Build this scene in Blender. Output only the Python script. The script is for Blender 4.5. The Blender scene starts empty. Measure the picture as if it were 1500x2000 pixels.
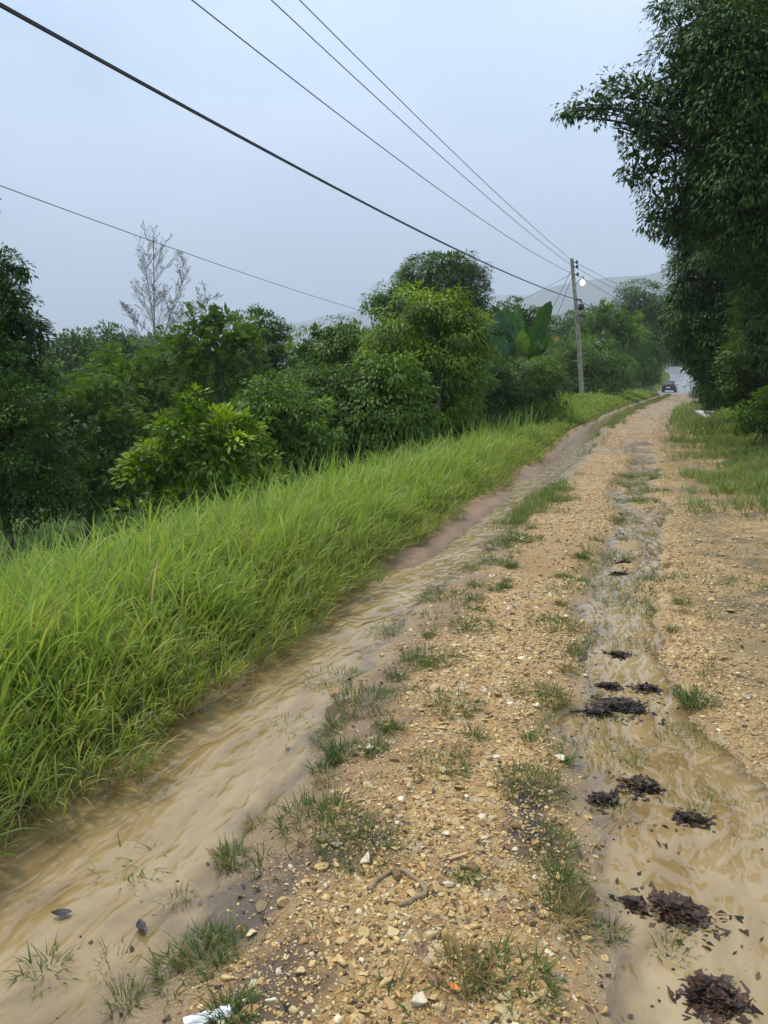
import bpy, math
import numpy as np
from math import radians, sin, cos, pi

SC = bpy.context.scene
COL = SC.collection
rng = np.random.default_rng(11)

# ------------------------------------------------------------------ camera maths
CAM_H, PITCH, F = 1.6, radians(9.46), 1500.0

def ray(px, py):
    a = (px - 750) / F; b = (1000 - py) / F
    return np.array([a, cos(PITCH) + b * sin(PITCH), -sin(PITCH) + b * cos(PITCH)])

def world(px, py, Y):
    d = ray(px, py); t = Y / d[1]
    return np.array([d[0] * t, Y, CAM_H + d[2] * t])

# ------------------------------------------------------------------ noise
def _h(ix, iy, seed):
    v = (ix.astype(np.int64) * 374761393 + iy.astype(np.int64) * 668265263 + seed * 1442695041) & 0xffffffff
    v = ((v ^ (v >> 13)) * 1274126177) & 0xffffffff
    v = (v ^ (v >> 16)) & 0xffffffff
    return v / 2147483647.5 - 1.0

def vnoise(x, y, seed=0):
    x = np.asarray(x, float); y = np.asarray(y, float)
    xi = np.floor(x); yi = np.floor(y); fx = x - xi; fy = y - yi
    fx = fx * fx * (3 - 2 * fx); fy = fy * fy * (3 - 2 * fy)
    a = _h(xi, yi, seed); b = _h(xi + 1, yi, seed); c = _h(xi, yi + 1, seed); d = _h(xi + 1, yi + 1, seed)
    return (a * (1 - fx) + b * fx) * (1 - fy) + (c * (1 - fx) + d * fx) * fy

def fbm(x, y, o=4, seed=0):
    s = 0; a = 1.0; t = 0
    for k in range(o):
        s = s + a * vnoise(x * 2 ** k + 17.3 * k, y * 2 ** k - 9.1 * k, seed + k); t += a; a *= .5
    return s / t

def sstep(a, b, x):
    t = np.clip((x - a) / (b - a), 0, 1)
    return t * t * (3 - 2 * t)

def hermite(xs, ys):
    xs = np.array(xs, float); ys = np.array(ys, float)
    d = np.diff(ys) / np.diff(xs)
    m = np.zeros(len(xs)); m[0] = d[0]; m[-1] = d[-1]
    for i in range(1, len(xs) - 1):
        if d[i - 1] * d[i] > 0:
            w1 = 2 * (xs[i + 1] - xs[i]) + xs[i] - xs[i - 1]; w2 = xs[i + 1] - xs[i] + 2 * (xs[i] - xs[i - 1])
            m[i] = (w1 + w2) / (w1 / d[i - 1] + w2 / d[i])
    def f(x):
        x = np.clip(np.asarray(x, float), xs[0], xs[-1])
        i = np.clip(np.searchsorted(xs, x) - 1, 0, len(xs) - 2)
        h = xs[i + 1] - xs[i]; t = (x - xs[i]) / h
        return ((2 * t**3 - 3 * t**2 + 1) * ys[i] + (t**3 - 2 * t**2 + t) * h * m[i]
                + (-2 * t**3 + 3 * t**2) * ys[i + 1] + (t**3 - t**2) * h * m[i + 1])
    return f

# ------------------------------------------------------------------ terrain functions (q = offset right of the road's left edge)
xL = hermite([-60, -10, 0, 2.47, 5.6, 13.4, 27, 80, 105, 130, 150, 170, 200, 300, 2600],
             [-21, -5.2, -2.1, -1.35, -.42, 2.25, 6.8, 28.4, 37.4, 48.0, 55.0, 60.2, 65, 69, 70])
zR = hermite([-60, -10, 15, 27, 50, 80, 90, 105, 130, 150, 170, 200, 300, 600, 2600],
             [-.3, -.02, 0, .08, .32, .53, .42, .53, 2.1, 3.45, 4.8, 6.5, 10, 14, 16])
PN = ([-2500, -200, -40, -15, -8, -4.4, -2.7, -1.9, -1.1, -.5, -.15, 0], [-9, -6, -3.8, -2.7, -2.05, -1.2, -.56, -.29, -.10, .04, .03, -.03])
PF = ([-2500, -200, -40, -20, -10, -6, -3, -1, 0], [-9, -7, -3, -1.2, -.2, .25, .35, .15, 0])

def road_w(y):
    return 3.7 + 1.0 * sstep(20, 100, y)

def right_track(y):
    c = 2.25 + .40 * (1 - sstep(1.2, 3.6, y)) + .05 * np.sin(y * .9)
    w = .36 + .14 * (1 - sstep(1.2, 3.4, y)) + .07 * np.sin(y * .63 + 1)
    return c, w

def left_track(y):
    c = .43 + .05 * np.sin(y * .8 + .5) + .12 * sstep(9, 16, y); w = .47 + .06 * np.sin(y * 1.1)
    return c, w - .05 * sstep(12, 30, y)

def road_shape(q, y):
    """micro relief of the track surface"""
    n1 = fbm(q * 1.7, y * 1.1, 3, 3); n2 = fbm(q * 7, y * 6, 3, 9); n3 = fbm(q * 26, y * 24, 2, 15)
    wob = .17 * fbm(q * 2.2 + 5, y * 2.0, 4, 21)
    cl, wl = left_track(y); cr, wr = right_track(y)
    far = 1 - sstep(60, 78, y)
    tl = np.exp(-(np.abs((q + wob - cl) / wl)) ** 4) * far
    tr = np.exp(-(np.abs((q + wob - cr) / wr)) ** 4) * (1 - .85 * sstep(19, 24, y)) * (1 - sstep(50, 60, y))
    yc = 17.6 + (2.3 - q) * 1.3
    tc = np.exp(-((y + wob * 6 - yc) / 1.0) ** 4) * sstep(.2, .6, q) * (1 - sstep(2.3, 2.8, q))
    tr = np.maximum(tr, tc)
    tr = tr * (1 - .75 * sstep(.05, .45, fbm(q * 2.6 + 1, y * 1.5 + 7, 4, 25)) * sstep(2.6, 4.5, y))
    bar = np.exp(-((q - .12) / .26) ** 4) * (sstep(6.4, 7.4, y) * (1 - sstep(11, 12.5, y)) + sstep(13, 14, y) * (1 - sstep(26, 32, y)))
    bar = bar * .085
    inroad = sstep(-.5, .0, q) * (1 - sstep(road_w(y), road_w(y) + .6, q)) * (1 - sstep(88, 96, y))
    ridge = np.exp(-((q - 1.35) / .75) ** 2) * .035
    z = -.084 * tl - .080 * tr + bar + ridge + .022 * n1 + .018 * n2 + .006 * n3
    return z * inroad, np.maximum(tl, tr) * inroad, bar * inroad

def ground_z(x, y, micro=True):
    x = np.asarray(x, float); y = np.asarray(y, float)
    q = x - xL(y); w = road_w(y)
    b = sstep(25, 45, y)
    left = np.interp(q, *PN) * (1 - b) + np.interp(q, *PF) * b
    qr = q - w
    right = np.interp(qr, [0, 1, 3, 8, 40, 200, 2500], [0, .14, .62, 1.35, 2.8, 6, 10])
    z = zR(y) + np.where(q < 0, left, np.where(qr > 0, right, 0))
    off = np.clip(np.maximum(-q, qr), 0, 6) / 6
    z = z + off * .18 * fbm(x * .5, y * .5, 3, 40)
    if micro:
        z = z + road_shape(q, y)[0]
    return z

def water_z(y):
    return zR(y) - .036

# ------------------------------------------------------------------ mesh helpers
def mk(name, V, faces, mat=None, parent=None, col=None, attrs=None, smooth=False, uv=None):
    V = np.asarray(V, np.float32)
    if not isinstance(faces, list): faces = [faces]
    faces = [np.asarray(f, np.int32) for f in faces if len(f)]
    me = bpy.data.meshes.new(name)
    me.vertices.add(len(V)); me.vertices.foreach_set('co', V.ravel())
    tot = sum(f.size for f in faces); npoly = sum(len(f) for f in faces)
    me.loops.add(tot); me.polygons.add(npoly)
    li = np.concatenate([f.ravel() for f in faces]); me.loops.foreach_set('vertex_index', li)
    cnt = np.concatenate([np.full(len(f), f.shape[1], np.int32) for f in faces])
    st = np.concatenate([[0], np.cumsum(cnt)[:-1]]).astype(np.int32)
    me.polygons.foreach_set('loop_start', st)
    if smooth: me.polygons.foreach_set('use_smooth', np.ones(npoly, bool))
    me.update(calc_edges=True)
    if col is not None:
        c = np.ones((len(V), 4), np.float32); c[:, :3] = col
        a = me.attributes.new('col', 'FLOAT_COLOR', 'POINT'); a.data.foreach_set('color', c.ravel())
    for k, v in (attrs or {}).items():
        a = me.attributes.new(k, 'FLOAT', 'POINT'); a.data.foreach_set('value', np.asarray(v, np.float32).ravel())
    if uv is not None:
        a = me.uv_layers.new(name='UVMap'); a.data.foreach_set('uv', np.asarray(uv, np.float32)[li].ravel())
    if mat: me.materials.append(mat)
    o = bpy.data.objects.new(name, me); COL.objects.link(o)
    if parent: o.parent = parent
    return o

def tag(o, label=None, cat=None, group=None, kind=None):
    if label: o['label'] = label
    if cat: o['category'] = cat
    if group: o['group'] = group
    if kind: o['kind'] = kind
    return o

def empty(name, loc, rz=0):
    o = bpy.data.objects.new(name, None); COL.objects.link(o)
    o.location = [float(v) for v in loc]; o.rotation_euler = (0, 0, rz)
    o.empty_display_size = .2
    return o

class MB:
    def __init__(s): s.V = []; s.F = {}; s.C = []; s.n = 0
    def add(s, V, F, c=None):
        V = np.asarray(V, float); F = np.asarray(F, int)
        s.F.setdefault(F.shape[1], []).append(F + s.n); s.V.append(V); s.n += len(V)
        s.C.append(np.broadcast_to(np.asarray(c if c is not None else (1, 1, 1), float), (len(V), 3)))
    def build(s, name, mat, parent=None, off=None, smooth=False, col=False):
        V = np.concatenate(s.V)
        if off is not None: V = V - np.asarray(off)
        return mk(name, V, [np.concatenate(f) for f in s.F.values()], mat, parent, smooth=smooth,
                  col=np.concatenate(s.C) if col else None)
    def tube(s, pts, rad, n=6, c=None, cap=True):
        pts = np.asarray(pts, float); k = len(pts)
        rad = np.broadcast_to(np.asarray(rad, float), (k,))
        T = np.gradient(pts, axis=0); T /= np.linalg.norm(T, axis=1)[:, None] + 1e-12
        ref = np.array([0, 0, 1.]) if abs(T[0][2]) < .9 else np.array([1., 0, 0])
        A = np.cross(T, ref); A /= np.linalg.norm(A, axis=1)[:, None] + 1e-12
        B = np.cross(T, A)
        th = np.arange(n) * 2 * pi / n
        V = pts[:, None] + rad[:, None, None] * (A[:, None] * np.cos(th)[None, :, None] + B[:, None] * np.sin(th)[None, :, None])
        V = V.reshape(-1, 3)
        i = np.arange(k - 1)[:, None] * n; j = np.arange(n)[None]; j2 = (j + 1) % n
        F = np.stack([i + j, i + j2, i + n + j2, i + n + j], -1).reshape(-1, 4)
        s.add(V, F, c)
        if cap:
            for e, o in ((0, 0), (1, (k - 1) * n)):
                ring = np.arange(n) + o
                cV = V[ring].mean(0)[None]
                VV = np.concatenate([V[ring], cV]); a = np.arange(n)
                s.add(VV, np.stack([a, (a + 1) % n, np.full(n, n)], -1), c)
    def box(s, c, sz, rz=0, bev=0.0, cc=None):
        x, y, z = np.asarray(sz) / 2; b = min(bev, x * .9, y * .9, z * .9)
        if b <= 0:
            P = np.array([[sx * x, sy * y, sz_ * z] for sz_ in (-1, 1) for sx, sy in ((-1, -1), (1, -1), (1, 1), (-1, 1))])
            Fq = np.array([[3, 2, 1, 0], [4, 5, 6, 7], [0, 1, 5, 4], [1, 2, 6, 5], [2, 3, 7, 6], [3, 0, 4, 7]])
        else:
            prof = [(-z, b), (-z + b, 0), (z - b, 0), (z, b)]
            P = []
            for zz, ins in prof:
                X, Yy = x - ins, y - ins
                P += [(-X + b, -Yy, zz), (X - b, -Yy, zz), (X, -Yy + b, zz), (X, Yy - b, zz), (X - b, Yy, zz), (-X + b, Yy, zz), (-X, Yy - b, zz), (-X, -Yy + b, zz)]
            P = np.array(P)
            Fq = np.array([[k * 8 + j, k * 8 + (j + 1) % 8, k * 8 + 8 + (j + 1) % 8, k * 8 + 8 + j] for k in range(3) for j in range(8)])
        R = np.array([[cos(rz), -sin(rz), 0], [sin(rz), cos(rz), 0], [0, 0, 1]])
        Q = P @ R.T + np.asarray(c)
        s.add(Q, Fq, cc)
        if b > 0:
            for base, rev in ((0, True), (24, False)):
                ring = list(range(base, base + 8)); ring = ring[::-1] if rev else ring
                s.add(Q[ring], np.array([[0, 1, 2, 3, 4, 5, 6, 7]]), cc)

def norm(v): return v / (np.linalg.norm(v, axis=-1, keepdims=True) + 1e-9)

# ------------------------------------------------------------------ materials
def new_mat(name):
    m = bpy.data.materials.new(name); m.use_nodes = True
    nt = m.node_tree; nt.nodes.clear()
    out = nt.nodes.new('ShaderNodeOutputMaterial')
    return m, nt, out

def N(nt, t, **kw):
    n = nt.nodes.new(t)
    for k, v in kw.items():
        if k in n.inputs: n.inputs[k].default_value = v
        else: setattr(n, k, v)
    return n

def leaf_mat(name, rough=.42, trans=.32, spec=.4):
    m, nt, out = new_mat(name); L = nt.links.new
    at = N(nt, 'ShaderNodeAttribute', attribute_name='col')
    p = N(nt, 'ShaderNodeBsdfPrincipled', Roughness=rough); p.inputs['Specular IOR Level'].default_value = spec
    L(at.outputs['Color'], p.inputs['Base Color'])
    mul = N(nt, 'ShaderNodeMixRGB', blend_type='MULTIPLY'); mul.inputs[0].default_value = 1; mul.inputs[2].default_value = (1.25, 1.35, .7, 1)
    L(at.outputs['Color'], mul.inputs[1])
    t = N(nt, 'ShaderNodeBsdfTranslucent'); L(mul.outputs[0], t.inputs['Color'])
    mx = N(nt, 'ShaderNodeMixShader'); mx.inputs[0].default_value = trans
    L(p.outputs[0], mx.inputs[1]); L(t.outputs[0], mx.inputs[2]); L(mx.outputs[0], out.inputs[0])
    return m

def solid(name, col, rough=.6, metal=0, var=.25, scale=6, bump=0, attr=False, spec=.5, coat=0):
    m, nt, out = new_mat(name); L = nt.links.new
    p = N(nt, 'ShaderNodeBsdfPrincipled', Roughness=rough, Metallic=metal); p.inputs['Specular IOR Level'].default_value = spec
    p.inputs['Coat Weight'].default_value = coat; p.inputs['Coat Roughness'].default_value = .05
    tc = N(nt, 'ShaderNodeTexCoord')
    nz = N(nt, 'ShaderNodeTexNoise', Scale=scale, Detail=5.0, Roughness=.65); L(tc.outputs['Object'], nz.inputs['Vector'])
    mr = N(nt, 'ShaderNodeMapRange'); mr.inputs['From Min'].default_value = .25; mr.inputs['From Max'].default_value = .75
    mr.inputs['To Min'].default_value = 1 - var; mr.inputs['To Max'].default_value = 1 + var
    L(nz.outputs['Fac'], mr.inputs['Value'])
    mul = N(nt, 'ShaderNodeMixRGB', blend_type='MULTIPLY'); mul.inputs[0].default_value = 1
    if attr:
        at = N(nt, 'ShaderNodeAttribute', attribute_name='col'); L(at.outputs['Color'], mul.inputs[1])
    else: mul.inputs[1].default_value = (*col, 1)
    L(mr.outputs[0], mul.inputs[2]); L(mul.outputs[0], p.inputs['Base Color'])
    if bump:
        b = N(nt, 'ShaderNodeBump', Strength=bump, Distance=.01); L(nz.outputs['Fac'], b.inputs['Height']); L(b.outputs[0], p.inputs['Normal'])
    L(p.outputs[0], out.inputs[0])
    return m

M = {}
M['leaf'] = leaf_mat('wet_leaf', .52, .30, .22)
M['leaf_dark'] = leaf_mat('dark_leaf', .52, .22, .2)
M['feather'] = leaf_mat('feathery_leaf', .6, .38, .15)
M['grass'] = leaf_mat('grass_blade', .5, .40, .22)
M['bark'] = solid('bark', (.11, .085, .06), .8, var=.5, scale=14, bump=.5)
M['dark_bark'] = solid('dark_bark', (.045, .035, .028), .85, var=.4, scale=14)
M['pale_bark'] = solid('pale_bark', (.20, .185, .165), .8, var=.35, scale=14)
M['stone'] = solid('limestone', None, .55, var=.22, scale=90, bump=.35, attr=True, spec=.4)
M['debris'] = solid('sodden_leaf', None, .5, var=.4, scale=40, bump=.3, attr=True, spec=.25)

def ground_material():
    m, nt, out = new_mat('wet_earth_and_gravel'); L = nt.links.new
    p = N(nt, 'ShaderNodeBsdfPrincipled')
    tc = N(nt, 'ShaderNodeTexCoord')
    at = N(nt, 'ShaderNodeAttribute', attribute_name='col')
    gr = N(nt, 'ShaderNodeAttribute', attribute_name='gravel')
    wet = N(nt, 'ShaderNodeAttribute', attribute_name='wet')
    v = N(nt, 'ShaderNodeTexVoronoi', Scale=55.0); L(tc.outputs['Object'], v.inputs['Vector'])
    v2 = N(nt, 'ShaderNodeTexVoronoi', Scale=19.0); L(tc.outputs['Object'], v2.inputs['Vector'])
    n1 = N(nt, 'ShaderNodeTexNoise', Scale=7.0, Detail=9.0, Roughness=.7); L(tc.outputs['Object'], n1.inputs['Vector'])
    n2 = N(nt, 'ShaderNodeTexNoise', Scale=120.0, Detail=4.0, Roughness=.7); L(tc.outputs['Object'], n2.inputs['Vector'])
    # pebble tints picked per cell
    def ramp(src):
        r = N(nt, 'ShaderNodeValToRGB'); cr = r.color_ramp; cr.interpolation = 'CONSTANT'
        cols = [(0, (.33, .19, .065)), (.22, (.40, .25, .09)), (.45, (.25, .135, .05)), (.6, (.44, .30, .13)), (.78, (.11, .07, .04)), (.88, (.46, .37, .23))]
        while len(cr.elements) < len(cols): cr.elements.new(.5)
        for e, (pos, c) in zip(cr.elements, cols): e.position = pos; e.color = (*c, 1)
        sp = N(nt, 'ShaderNodeSeparateColor'); L(src.outputs['Color'], sp.inputs[0]); L(sp.outputs[0], r.inputs[0])
        return r
    ra, rb = ramp(v), ramp(v2)
    mxp = N(nt, 'ShaderNodeMixRGB'); L(n1.outputs['Fac'], mxp.inputs[0]); L(ra.outputs[0], mxp.inputs[1]); L(rb.outputs[0], mxp.inputs[2])
    # mask: gravel attr modulated by noise
    ad = N(nt, 'ShaderNodeMath', operation='MULTIPLY_ADD'); L(n1.outputs['Fac'], ad.inputs[0]); ad.inputs[1].default_value = 1.6; ad.inputs[2].default_value = -.8
    ad2 = N(nt, 'ShaderNodeMath', operation='ADD', use_clamp=True); L(ad.outputs[0], ad2.inputs[0]); L(gr.outputs['Fac'], ad2.inputs[1])
    mg = N(nt, 'ShaderNodeMath', operation='MULTIPLY'); L(ad2.outputs[0], mg.inputs[0]); L(gr.outputs['Fac'], mg.inputs[1])
    base = N(nt, 'ShaderNodeMixRGB'); L(mg.outputs[0], base.inputs[0]); L(at.outputs['Color'], base.inputs[1]); L(mxp.outputs[0], base.inputs[2])
    mr = N(nt, 'ShaderNodeMapRange'); mr.inputs['From Min'].default_value = .3; mr.inputs['From Max'].default_value = .7; mr.inputs['To Min'].default_value = .72; mr.inputs['To Max'].default_value = 1.25
    L(n2.outputs['Fac'], mr.inputs['Value'])
    mu = N(nt, 'ShaderNodeMixRGB', blend_type='MULTIPLY'); mu.inputs[0].default_value = 1; L(base.outputs[0], mu.inputs[1]); L(mr.outputs[0], mu.inputs[2])
    L(mu.outputs[0], p.inputs['Base Color'])
    rr = N(nt, 'ShaderNodeMapRange'); rr.inputs['To Min'].default_value = .78; rr.inputs['To Max'].default_value = .22; L(wet.outputs['Fac'], rr.inputs['Value'])
    L(rr.outputs[0], p.inputs['Roughness'])
    sp_ = N(nt, 'ShaderNodeMapRange'); sp_.inputs['To Min'].default_value = .06; sp_.inputs['To Max'].default_value = .6; L(wet.outputs['Fac'], sp_.inputs['Value']); L(sp_.outputs[0], p.inputs['Specular IOR Level'])
    # bump
    inv = N(nt, 'ShaderNodeMath', operation='MULTIPLY'); L(v.outputs['Distance'], inv.inputs[0]); L(mg.outputs[0], inv.inputs[1])
    inv2 = N(nt, 'ShaderNodeMath', operation='MULTIPLY'); L(v2.outputs['Distance'], inv2.inputs[0]); L(mg.outputs[0], inv2.inputs[1])
    s1 = N(nt, 'ShaderNodeMath', operation='MULTIPLY_ADD'); L(inv.outputs[0], s1.inputs[0]); s1.inputs[1].default_value = -.6; L(n2.outputs['Fac'], s1.inputs[2])
    s2 = N(nt, 'ShaderNodeMath', operation='MULTIPLY_ADD'); L(inv2.outputs[0], s2.inputs[0]); s2.inputs[1].default_value = -1.2; L(s1.outputs[0], s2.inputs[2])
    b = N(nt, 'ShaderNodeBump', Strength=.7, Distance=.012); L(s2.outputs[0], b.inputs['Height']); L(b.outputs[0], p.inputs['Normal'])
    L(p.outputs[0], out.inputs[0])
    return m
M['ground'] = ground_material()

def water_material():
    m, nt, out = new_mat('muddy_water'); L = nt.links.new
    def math_(op, a, b=None, c=None, clamp=False):
        n = N(nt, 'ShaderNodeMath', operation=op, use_clamp=clamp)
        for i, v in enumerate((a, b, c)):
            if v is None: continue
            if isinstance(v, (int, float)): n.inputs[i].default_value = v
            else: L(v, n.inputs[i])
        return n.outputs[0]
    uv = N(nt, 'ShaderNodeUVMap', uv_map='UVMap')
    # slow swirl that bends the flow lines
    sw = N(nt, 'ShaderNodeTexNoise', Scale=2.6, Detail=2.0); L(uv.outputs[0], sw.inputs['Vector'])
    sub = N(nt, 'ShaderNodeVectorMath', operation='SUBTRACT'); L(sw.outputs['Color'], sub.inputs[0]); sub.inputs[1].default_value = (.5, .5, .5)
    scl = N(nt, 'ShaderNodeVectorMath', operation='SCALE'); L(sub.outputs[0], scl.inputs[0]); scl.inputs['Scale'].default_value = .15
    ad = N(nt, 'ShaderNodeVectorMath', operation='ADD'); L(uv.outputs[0], ad.inputs[0]); L(scl.outputs[0], ad.inputs[1])
    def tex(sc_, along, detail, rot=0., kind=None, dist=0.):
        mp = N(nt, 'ShaderNodeMapping'); mp.inputs['Rotation'].default_value = (0, 0, rot); mp.inputs['Scale'].default_value = (1, along, 1); L(ad.outputs[0], mp.inputs[0])
        n = N(nt, 'ShaderNodeTexNoise', Scale=sc_, Detail=detail, Roughness=.6, Distortion=dist)
        if kind: n.noise_type = kind
        L(mp.outputs[0], n.inputs['Vector']); return n.outputs['Fac']
    mid = tex(7.5, .34, 2.5, -.08, None, .5)
    big = tex(2.4, .5, 2.)
    chop = tex(17., .55, 1., .35, None, .2)
    f = math_('MULTIPLY_ADD', math_('SUBTRACT', mid, .5), 1.25, .5)
    f = math_('MULTIPLY_ADD', math_('SUBTRACT', big, .5), .8, f, True)
    r = N(nt, 'ShaderNodeValToRGB'); cr = r.color_ramp
    cr.elements.new(.5)
    for e, (pos, c) in zip(cr.elements, [(.10, (.155, .092, .030)), (.5, (.262, .177, .075)), (.90, (.345, .25, .125))]):
        e.position = pos; e.color = (*c, 1)
    L(f, r.inputs[0])
    p = N(nt, 'ShaderNodeBsdfDiffuse'); L(r.outputs[0], p.inputs['Color'])
    hgt = math_('MULTIPLY_ADD', chop, .32, mid)
    b = N(nt, 'ShaderNodeBump', Strength=1.0, Distance=.030); L(hgt, b.inputs['Height'])
    b2 = N(nt, 'ShaderNodeBump', Strength=.3, Distance=.012); L(hgt, b2.inputs['Height']); L(b2.outputs[0], p.inputs['Normal'])
    dp = N(nt, 'ShaderNodeAttribute', attribute_name='depth')
    mr = N(nt, 'ShaderNodeMapRange'); mr.inputs['From Min'].default_value = -.002; mr.inputs['From Max'].default_value = .026; mr.inputs['To Min'].default_value = .22; mr.inputs['To Max'].default_value = .93
    L(dp.outputs['Fac'], mr.inputs['Value'])
    g = N(nt, 'ShaderNodeBsdfGlossy', Roughness=.05); g.inputs['Color'].default_value = (1, 1, 1, 1); L(b.outputs[0], g.inputs['Normal'])
    tr = N(nt, 'ShaderNodeBsdfTransparent'); tr.inputs[0].default_value = (.93, .88, .8, 1)
    fr = N(nt, 'ShaderNodeFresnel', IOR=1.62); L(b.outputs[0], fr.inputs['Normal'])
    m1 = N(nt, 'ShaderNodeMixShader'); L(mr.outputs[0], m1.inputs[0]); L(tr.outputs[0], m1.inputs[1]); L(p.outputs[0], m1.inputs[2])
    m2 = N(nt, 'ShaderNodeMixShader'); L(fr.outputs[0], m2.inputs[0]); L(m1.outputs[0], m2.inputs[1]); L(g.outputs[0], m2.inputs[2])
    L(m2.outputs[0], out.inputs[0])
    return m
M['water'] = water_material()

# ------------------------------------------------------------------ ground sheet
def build_ground():
    ys = [-60, -30, -15, -8, -4, -2, -1, -.4, 0, .3, .6, .8]
    while ys[-1] < 5000:
        y = ys[-1]
        ys.append(y + max(.024, .0062 * y if y < 30 else .012 * y))
    ys = np.array(ys)
    qs = [0.]
    while qs[-1] < 4.6: qs.append(qs[-1] + .03)
    st = .06
    while qs[-1] < 4600: qs.append(qs[-1] + st); st *= 1.13
    ql = [0.]; st = .03
    while ql[-1] > -4600: ql.append(ql[-1] - st); st *= 1.09
    qs = np.array(ql[::-1][:-1] + qs)
    Y, Q = np.meshgrid(ys, qs, indexing='ij')
    X = Q + xL(Y)
    Z = ground_z(X, Y)
    V = np.stack([X, Y, Z], -1).reshape(-1, 3)
    ny, nq = len(ys), len(qs)
    i = np.arange(ny - 1)[:, None] * nq; j = np.arange(nq - 1)[None]
    Fq = np.stack([i + j, i + j + 1, i + nq + j + 1, i + nq + j], -1).reshape(-1, 4)
    q, y = Q.ravel(), Y.ravel()
    _, tr, bar = road_shape(q, y)
    w = road_w(y)
    mud = np.array([.25, .18, .10]); ochre = np.array([.27, .165, .06]); dark = np.array([.055, .042, .038]); soil = np.array([.06, .05, .025]); green = np.array([.055, .085, .02])
    pink = np.array([.215, .13, .068])
    n1 = fbm(q * 2.2, y * 2.2, 4, 60); n2 = fbm(q * 5, y * 5, 3, 70)
    c = ochre[None] * (1 + .18 * n1[:, None])
    g = np.clip(.95 + .25 * n2, 0, 1)
    # mud strip between left stream and ridge, plus sheltered flat patches on the ridge
    mk_ = np.exp(-((q - .95 + .25 * n1) / .22) ** 2)[:, None]
    c = c * (1 - mk_) + pink * mk_; g = g * (1 - .75 * mk_[:, 0])
    flat = sstep(.1, .5, fbm(q * 1.3 + 3, y * .9 + 8, 3, 91))
    g = g * (1 - .65 * flat)
    m = np.clip(tr * 1.2, 0, 1)[:, None]; c = c * (1 - m) + mud * m; g = g * (1 - .8 * m[:, 0])
    m2_ = np.clip(bar / .03, 0, 1)[:, None]; c = c * (1 - m2_) + pink * (1 + .3 * n2[:, None]) * m2_; g = g * (1 - .3 * m2_[:, 0])
    # dark organic stains along the edge of the right hand water and across the left fringe
    st_ = sstep(.02, .42, fbm(q * 3.2, y * 3.2, 4, 101)) * 1.25 * (np.exp(-((q - 1.72) / .38) ** 2) * (1 - sstep(2.3, 4, y)) + .6 * np.exp(-((q - 1.05) / .3) ** 2) * (1 - sstep(3.2, 5.5, y)) + .55 * sstep(2.6, 3.0, q))
    st_ = np.clip(st_, 0, 1)[:, None]; c = c * (1 - st_) + dark * st_; g = g * (1 - st_[:, 0])
    # shoulder and verges
    sh = sstep(2.5, 3.1, q)[:, None] * .9 * np.clip(.6 + n1, 0, 1)[:, None]
    c = c * (1 - sh) + np.array([.12, .10, .045]) * sh; g = g * (1 - .35 * sh[:, 0])
    v = (sstep(.0, .55, q - w + .5 * n1) + sstep(.02, -.12, q + .03 * n2))[:, None].clip(0, 1)
    gg = soil + (green - soil) * np.maximum(sstep(-.4, .4, n1), sstep(-3.5, -5, q))[:, None]
    c = c * (1 - v) + gg * v; g = g * (1 - v[:, 0])
    # weathered far stretch and tarmac beyond the crest
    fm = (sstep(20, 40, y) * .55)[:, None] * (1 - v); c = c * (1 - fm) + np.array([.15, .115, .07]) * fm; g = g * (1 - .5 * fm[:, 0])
    a = (sstep(93, 96, y) * sstep(-.3, -.1, q) * (1 - sstep(5.2, 5.4, q)) * (1 - sstep(215, 240, y)))[:, None]
    c = c * (1 - a) + np.array([.27, .275, .285]) * (1 + .45 * n1[:, None]) * a; g = g * (1 - a[:, 0])  # pale tone carries the wet sky sheen, put into the tarmac colour
    bankmask = (sstep(90, 100, y) * sstep(-.2, -.5, q) * sstep(-6, -3, q))[:, None]
    c = c * (1 - bankmask) + np.array([.2, .17, .09]) * bankmask
    wet = np.clip(.45 + .5 * m[:, 0] - .15 * st_[:, 0] + .3 * mk_[:, 0] - v[:, 0] * .7 - .35 * m2_[:, 0] + a[:, 0] * .6 + .2 * n1, 0, 1)
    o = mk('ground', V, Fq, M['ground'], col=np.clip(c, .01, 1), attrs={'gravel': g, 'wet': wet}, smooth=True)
    tag(o, kind='structure')

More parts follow.
